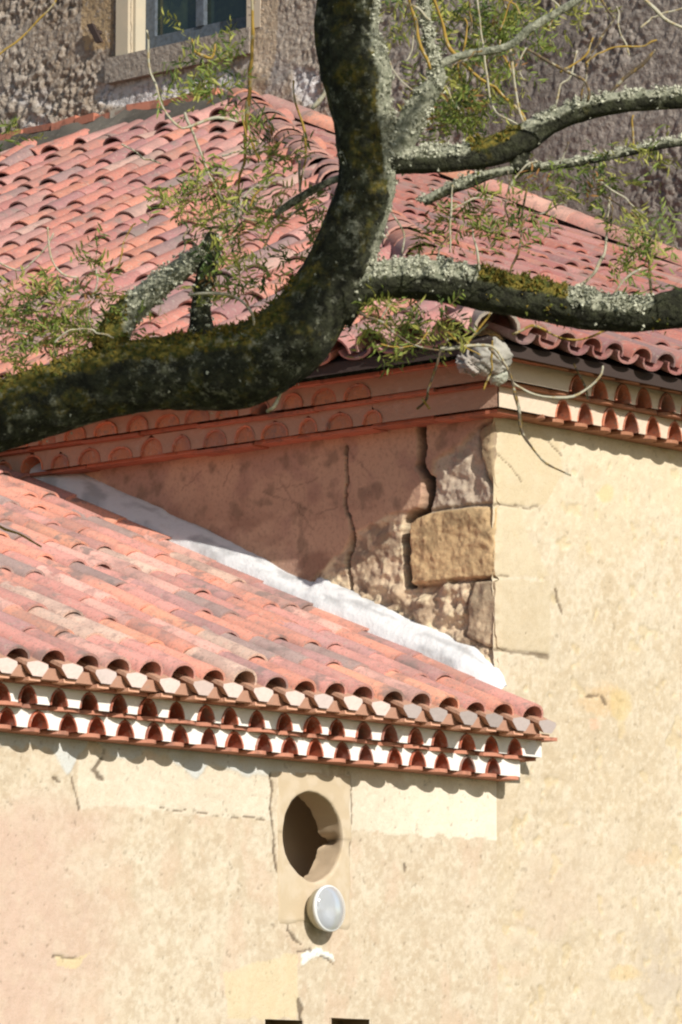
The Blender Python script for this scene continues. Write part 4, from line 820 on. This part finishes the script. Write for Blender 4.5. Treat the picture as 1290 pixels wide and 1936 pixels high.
for pts, c in TW:
    dd = TD + random.uniform(-0.35, 0.5); P, Rr = pxpath([(a, b, max(1.6, r_ * 0.62)) for a, b, r_ in pts], dd)
    Qp, Qr = catmull(P, Rr, 0.035); ph = random.random() * 50; P = [p + 0.010 * np.array([vnoise(np.array([i * 0.9 + ph]), np.array([a_ * 7.]), 5)[0] - .5 for a_ in range(3)]) for i, p in enumerate(Qp)]; Rr = [r_ * (0.75 + 0.6 * random.random()) for r_ in Qr]
    V, Fs, _, _, _, _ = tube(P, Rr, 8, 0.02, 0.18, random.randint(0, 40)); mesh('twig', V, Fs, M['twig'], tree, np.zeros((len(V), 3)) + np.array(c))

# foliage: short shoots carrying narrow leaves
def leaf(mb, p, d, L, W, c):
    d = unit(d); s_ = unit(np.cross(d, rng.normal(0, 1, 3))); n = np.cross(d, s_)
    m1 = p + d * L * .35 + n * L * 0.04; m2 = p + d * L * .7 + n * L * 0.03
    mb.add([p, m1 + s_ * W * .5, m2 + s_ * W * .38, p + d * L - n * L * .08, m2 - s_ * W * .38, m1 - s_ * W * .5, m1 - n * W * .12, m2 - n * W * .12],
           [(0, 1, 6), (1, 2, 7, 6), (2, 3, 7), (0, 6, 5), (6, 7, 4, 5), (7, 3, 4)], c)
def shoots(mb, c, spread, n, L=0.05, k=9, dep_s=0.12, tone=1.0):
    for _ in range(n):
        o = c + _r * rng.normal(0, spread[0]) + _z * rng.normal(0, spread[1]) + _h * rng.normal(0, dep_s)
        d = unit(rng.normal(0, 1, 3) + np.array([0, 0, 0.15]) + _r * rng.normal(0, .6)); ln = 0.05 + 0.07 * rng.random(); b1 = unit(np.cross(d, rng.normal(0, 1, 3)))
        q = rng.random(); base = np.array((0.17, 0.22, 0.045)) if q < .45 else (np.array((0.32, 0.32, 0.075)) if q < .8 else (np.array((0.07, 0.11, 0.03)) if q < .95 else np.array((0.26, 0.13, 0.04))))
        st_ = unit(np.cross(d, b1)); mb.add([o - b1 * .0012, o + b1 * .0012, o + d * ln * 1.05, o - st_ * .0015], [(0, 1, 2), (0, 2, 3)], (0.22, 0.17, 0.07))
        for i in range(k):
            t = (i + 0.5) / k; pp = o + d * ln * t; sd = b1 * (1 if i % 2 else -1)
            leaf(mb, pp, d * 0.55 + sd * (0.8 + .4 * rng.random()) + rng.normal(0, .25, 3), L * (0.6 + 0.6 * rng.random()), L * 0.20, base * (0.75 + 0.5 * rng.random()) * tone)
CL = [(395, 150, 42, 32, 26), (430, 120, 26, 22, 10), (345, 175, 22, 12, 7), (20, 262, 24, 10, 5), (60, 590, 60, 30, 60), (140, 640, 55, 24, 40), (20, 640, 30, 30, 22), (190, 590, 40, 30, 20), (170, 505, 30, 16, 8), (400, 385, 45, 30, 30), (455, 430, 45, 35, 34), (430, 500, 40, 35, 26),
      (490, 560, 30, 28, 14), (360, 370, 30, 18, 12), (535, 290, 24, 20, 12), (500, 310, 18, 12, 6), (590, 400, 22, 30, 14), (575, 450, 22, 30, 10), (860, 200, 45, 24, 55), (905, 170, 40, 24, 32), (840, 225, 30, 14, 24), (900, 30, 60, 26, 40), (960, 40, 50, 30, 34), (1000, 80, 40, 24, 16), (745, 50, 30, 20, 12),
      (800, 20, 40, 22, 14), (930, 110, 40, 22, 14), (880, 90, 30, 20, 10), (1155, 345, 45, 22, 18), (1080, 340, 40, 16, 10), (1190, 310, 30, 14, 6), (950, 400, 35, 26, 18), (900, 440, 35, 26, 14), (850, 450, 30, 30, 12), (1215, 455, 34, 24, 18), (1260, 435, 24, 16, 9), (1190, 500, 22, 12, 7),
      (1245, 530, 20, 12, 5), (720, 600, 35, 20, 16), (770, 625, 35, 16, 18), (830, 620, 30, 18, 14), (700, 640, 28, 14, 6), (780, 650, 20, 12, 6), (1100, 20, 30, 12, 5), (870, 400, 30, 16, 6), (1000, 320, 24, 10, 4), (470, 250, 18, 18, 5), (1270, 300, 16, 12, 5), (640, 30, 4, 4, 0)]
mb = MB()
for (x, y, sx, sy, n) in CL:
    if n: shoots(mb, atd(x, y, TD + (random.uniform(0.3, 0.8) if x > 690 and y < 300 else random.uniform(-0.25, 0.35))), (sx / 594, sy / 594), int(n * 1.25), L=0.038, dep_s=0.10, tone=1.2)
mb.build('foliage', M['leaf'], tree, False)['label'] = 'loose tufts of small narrow yellow green leaves'
# unseen leaf clumps added up the sun's path to shade the trunk
mb = MB()
for (x, y) in [(672, 60), (668, 160), (682, 240), (690, 330), (664, 430), (640, 500), (590, 590), (530, 660), (430, 705), (330, 720), (200, 750), (80, 790), (-40, 830), (390, 560)]:
    for _ in range(62):
        tq = random.uniform(2.4, 3.6); q = atd(x, y, TD) + _r * rng.normal(0, .13) + _z * rng.normal(0, .13) + _h * rng.normal(0, .13)
        gx, gy = proj(q); lim = 655 if gy < 380 else 655 - (gy - 380) * 0.30
        if gx > lim - 5 or (gx < 470 and gy < 765 - 0.22 * gx) : continue
        p = q - SUN * tq; vx, vy = proj(p)
        if -90 < vx < 1380 and vy > -90: continue
        shoots(mb, p, (0.01, 0.01), 1, L=0.08, k=9, dep_s=0.01)
for i in range(10):
    shoots(mb, np.array([10.9, 8.6, 8.8]) + rng.normal(0, 0.45, 3), (0.3, 0.2), 16, L=0.07)
mb.build('foliage', M['leaf'], tree, False)
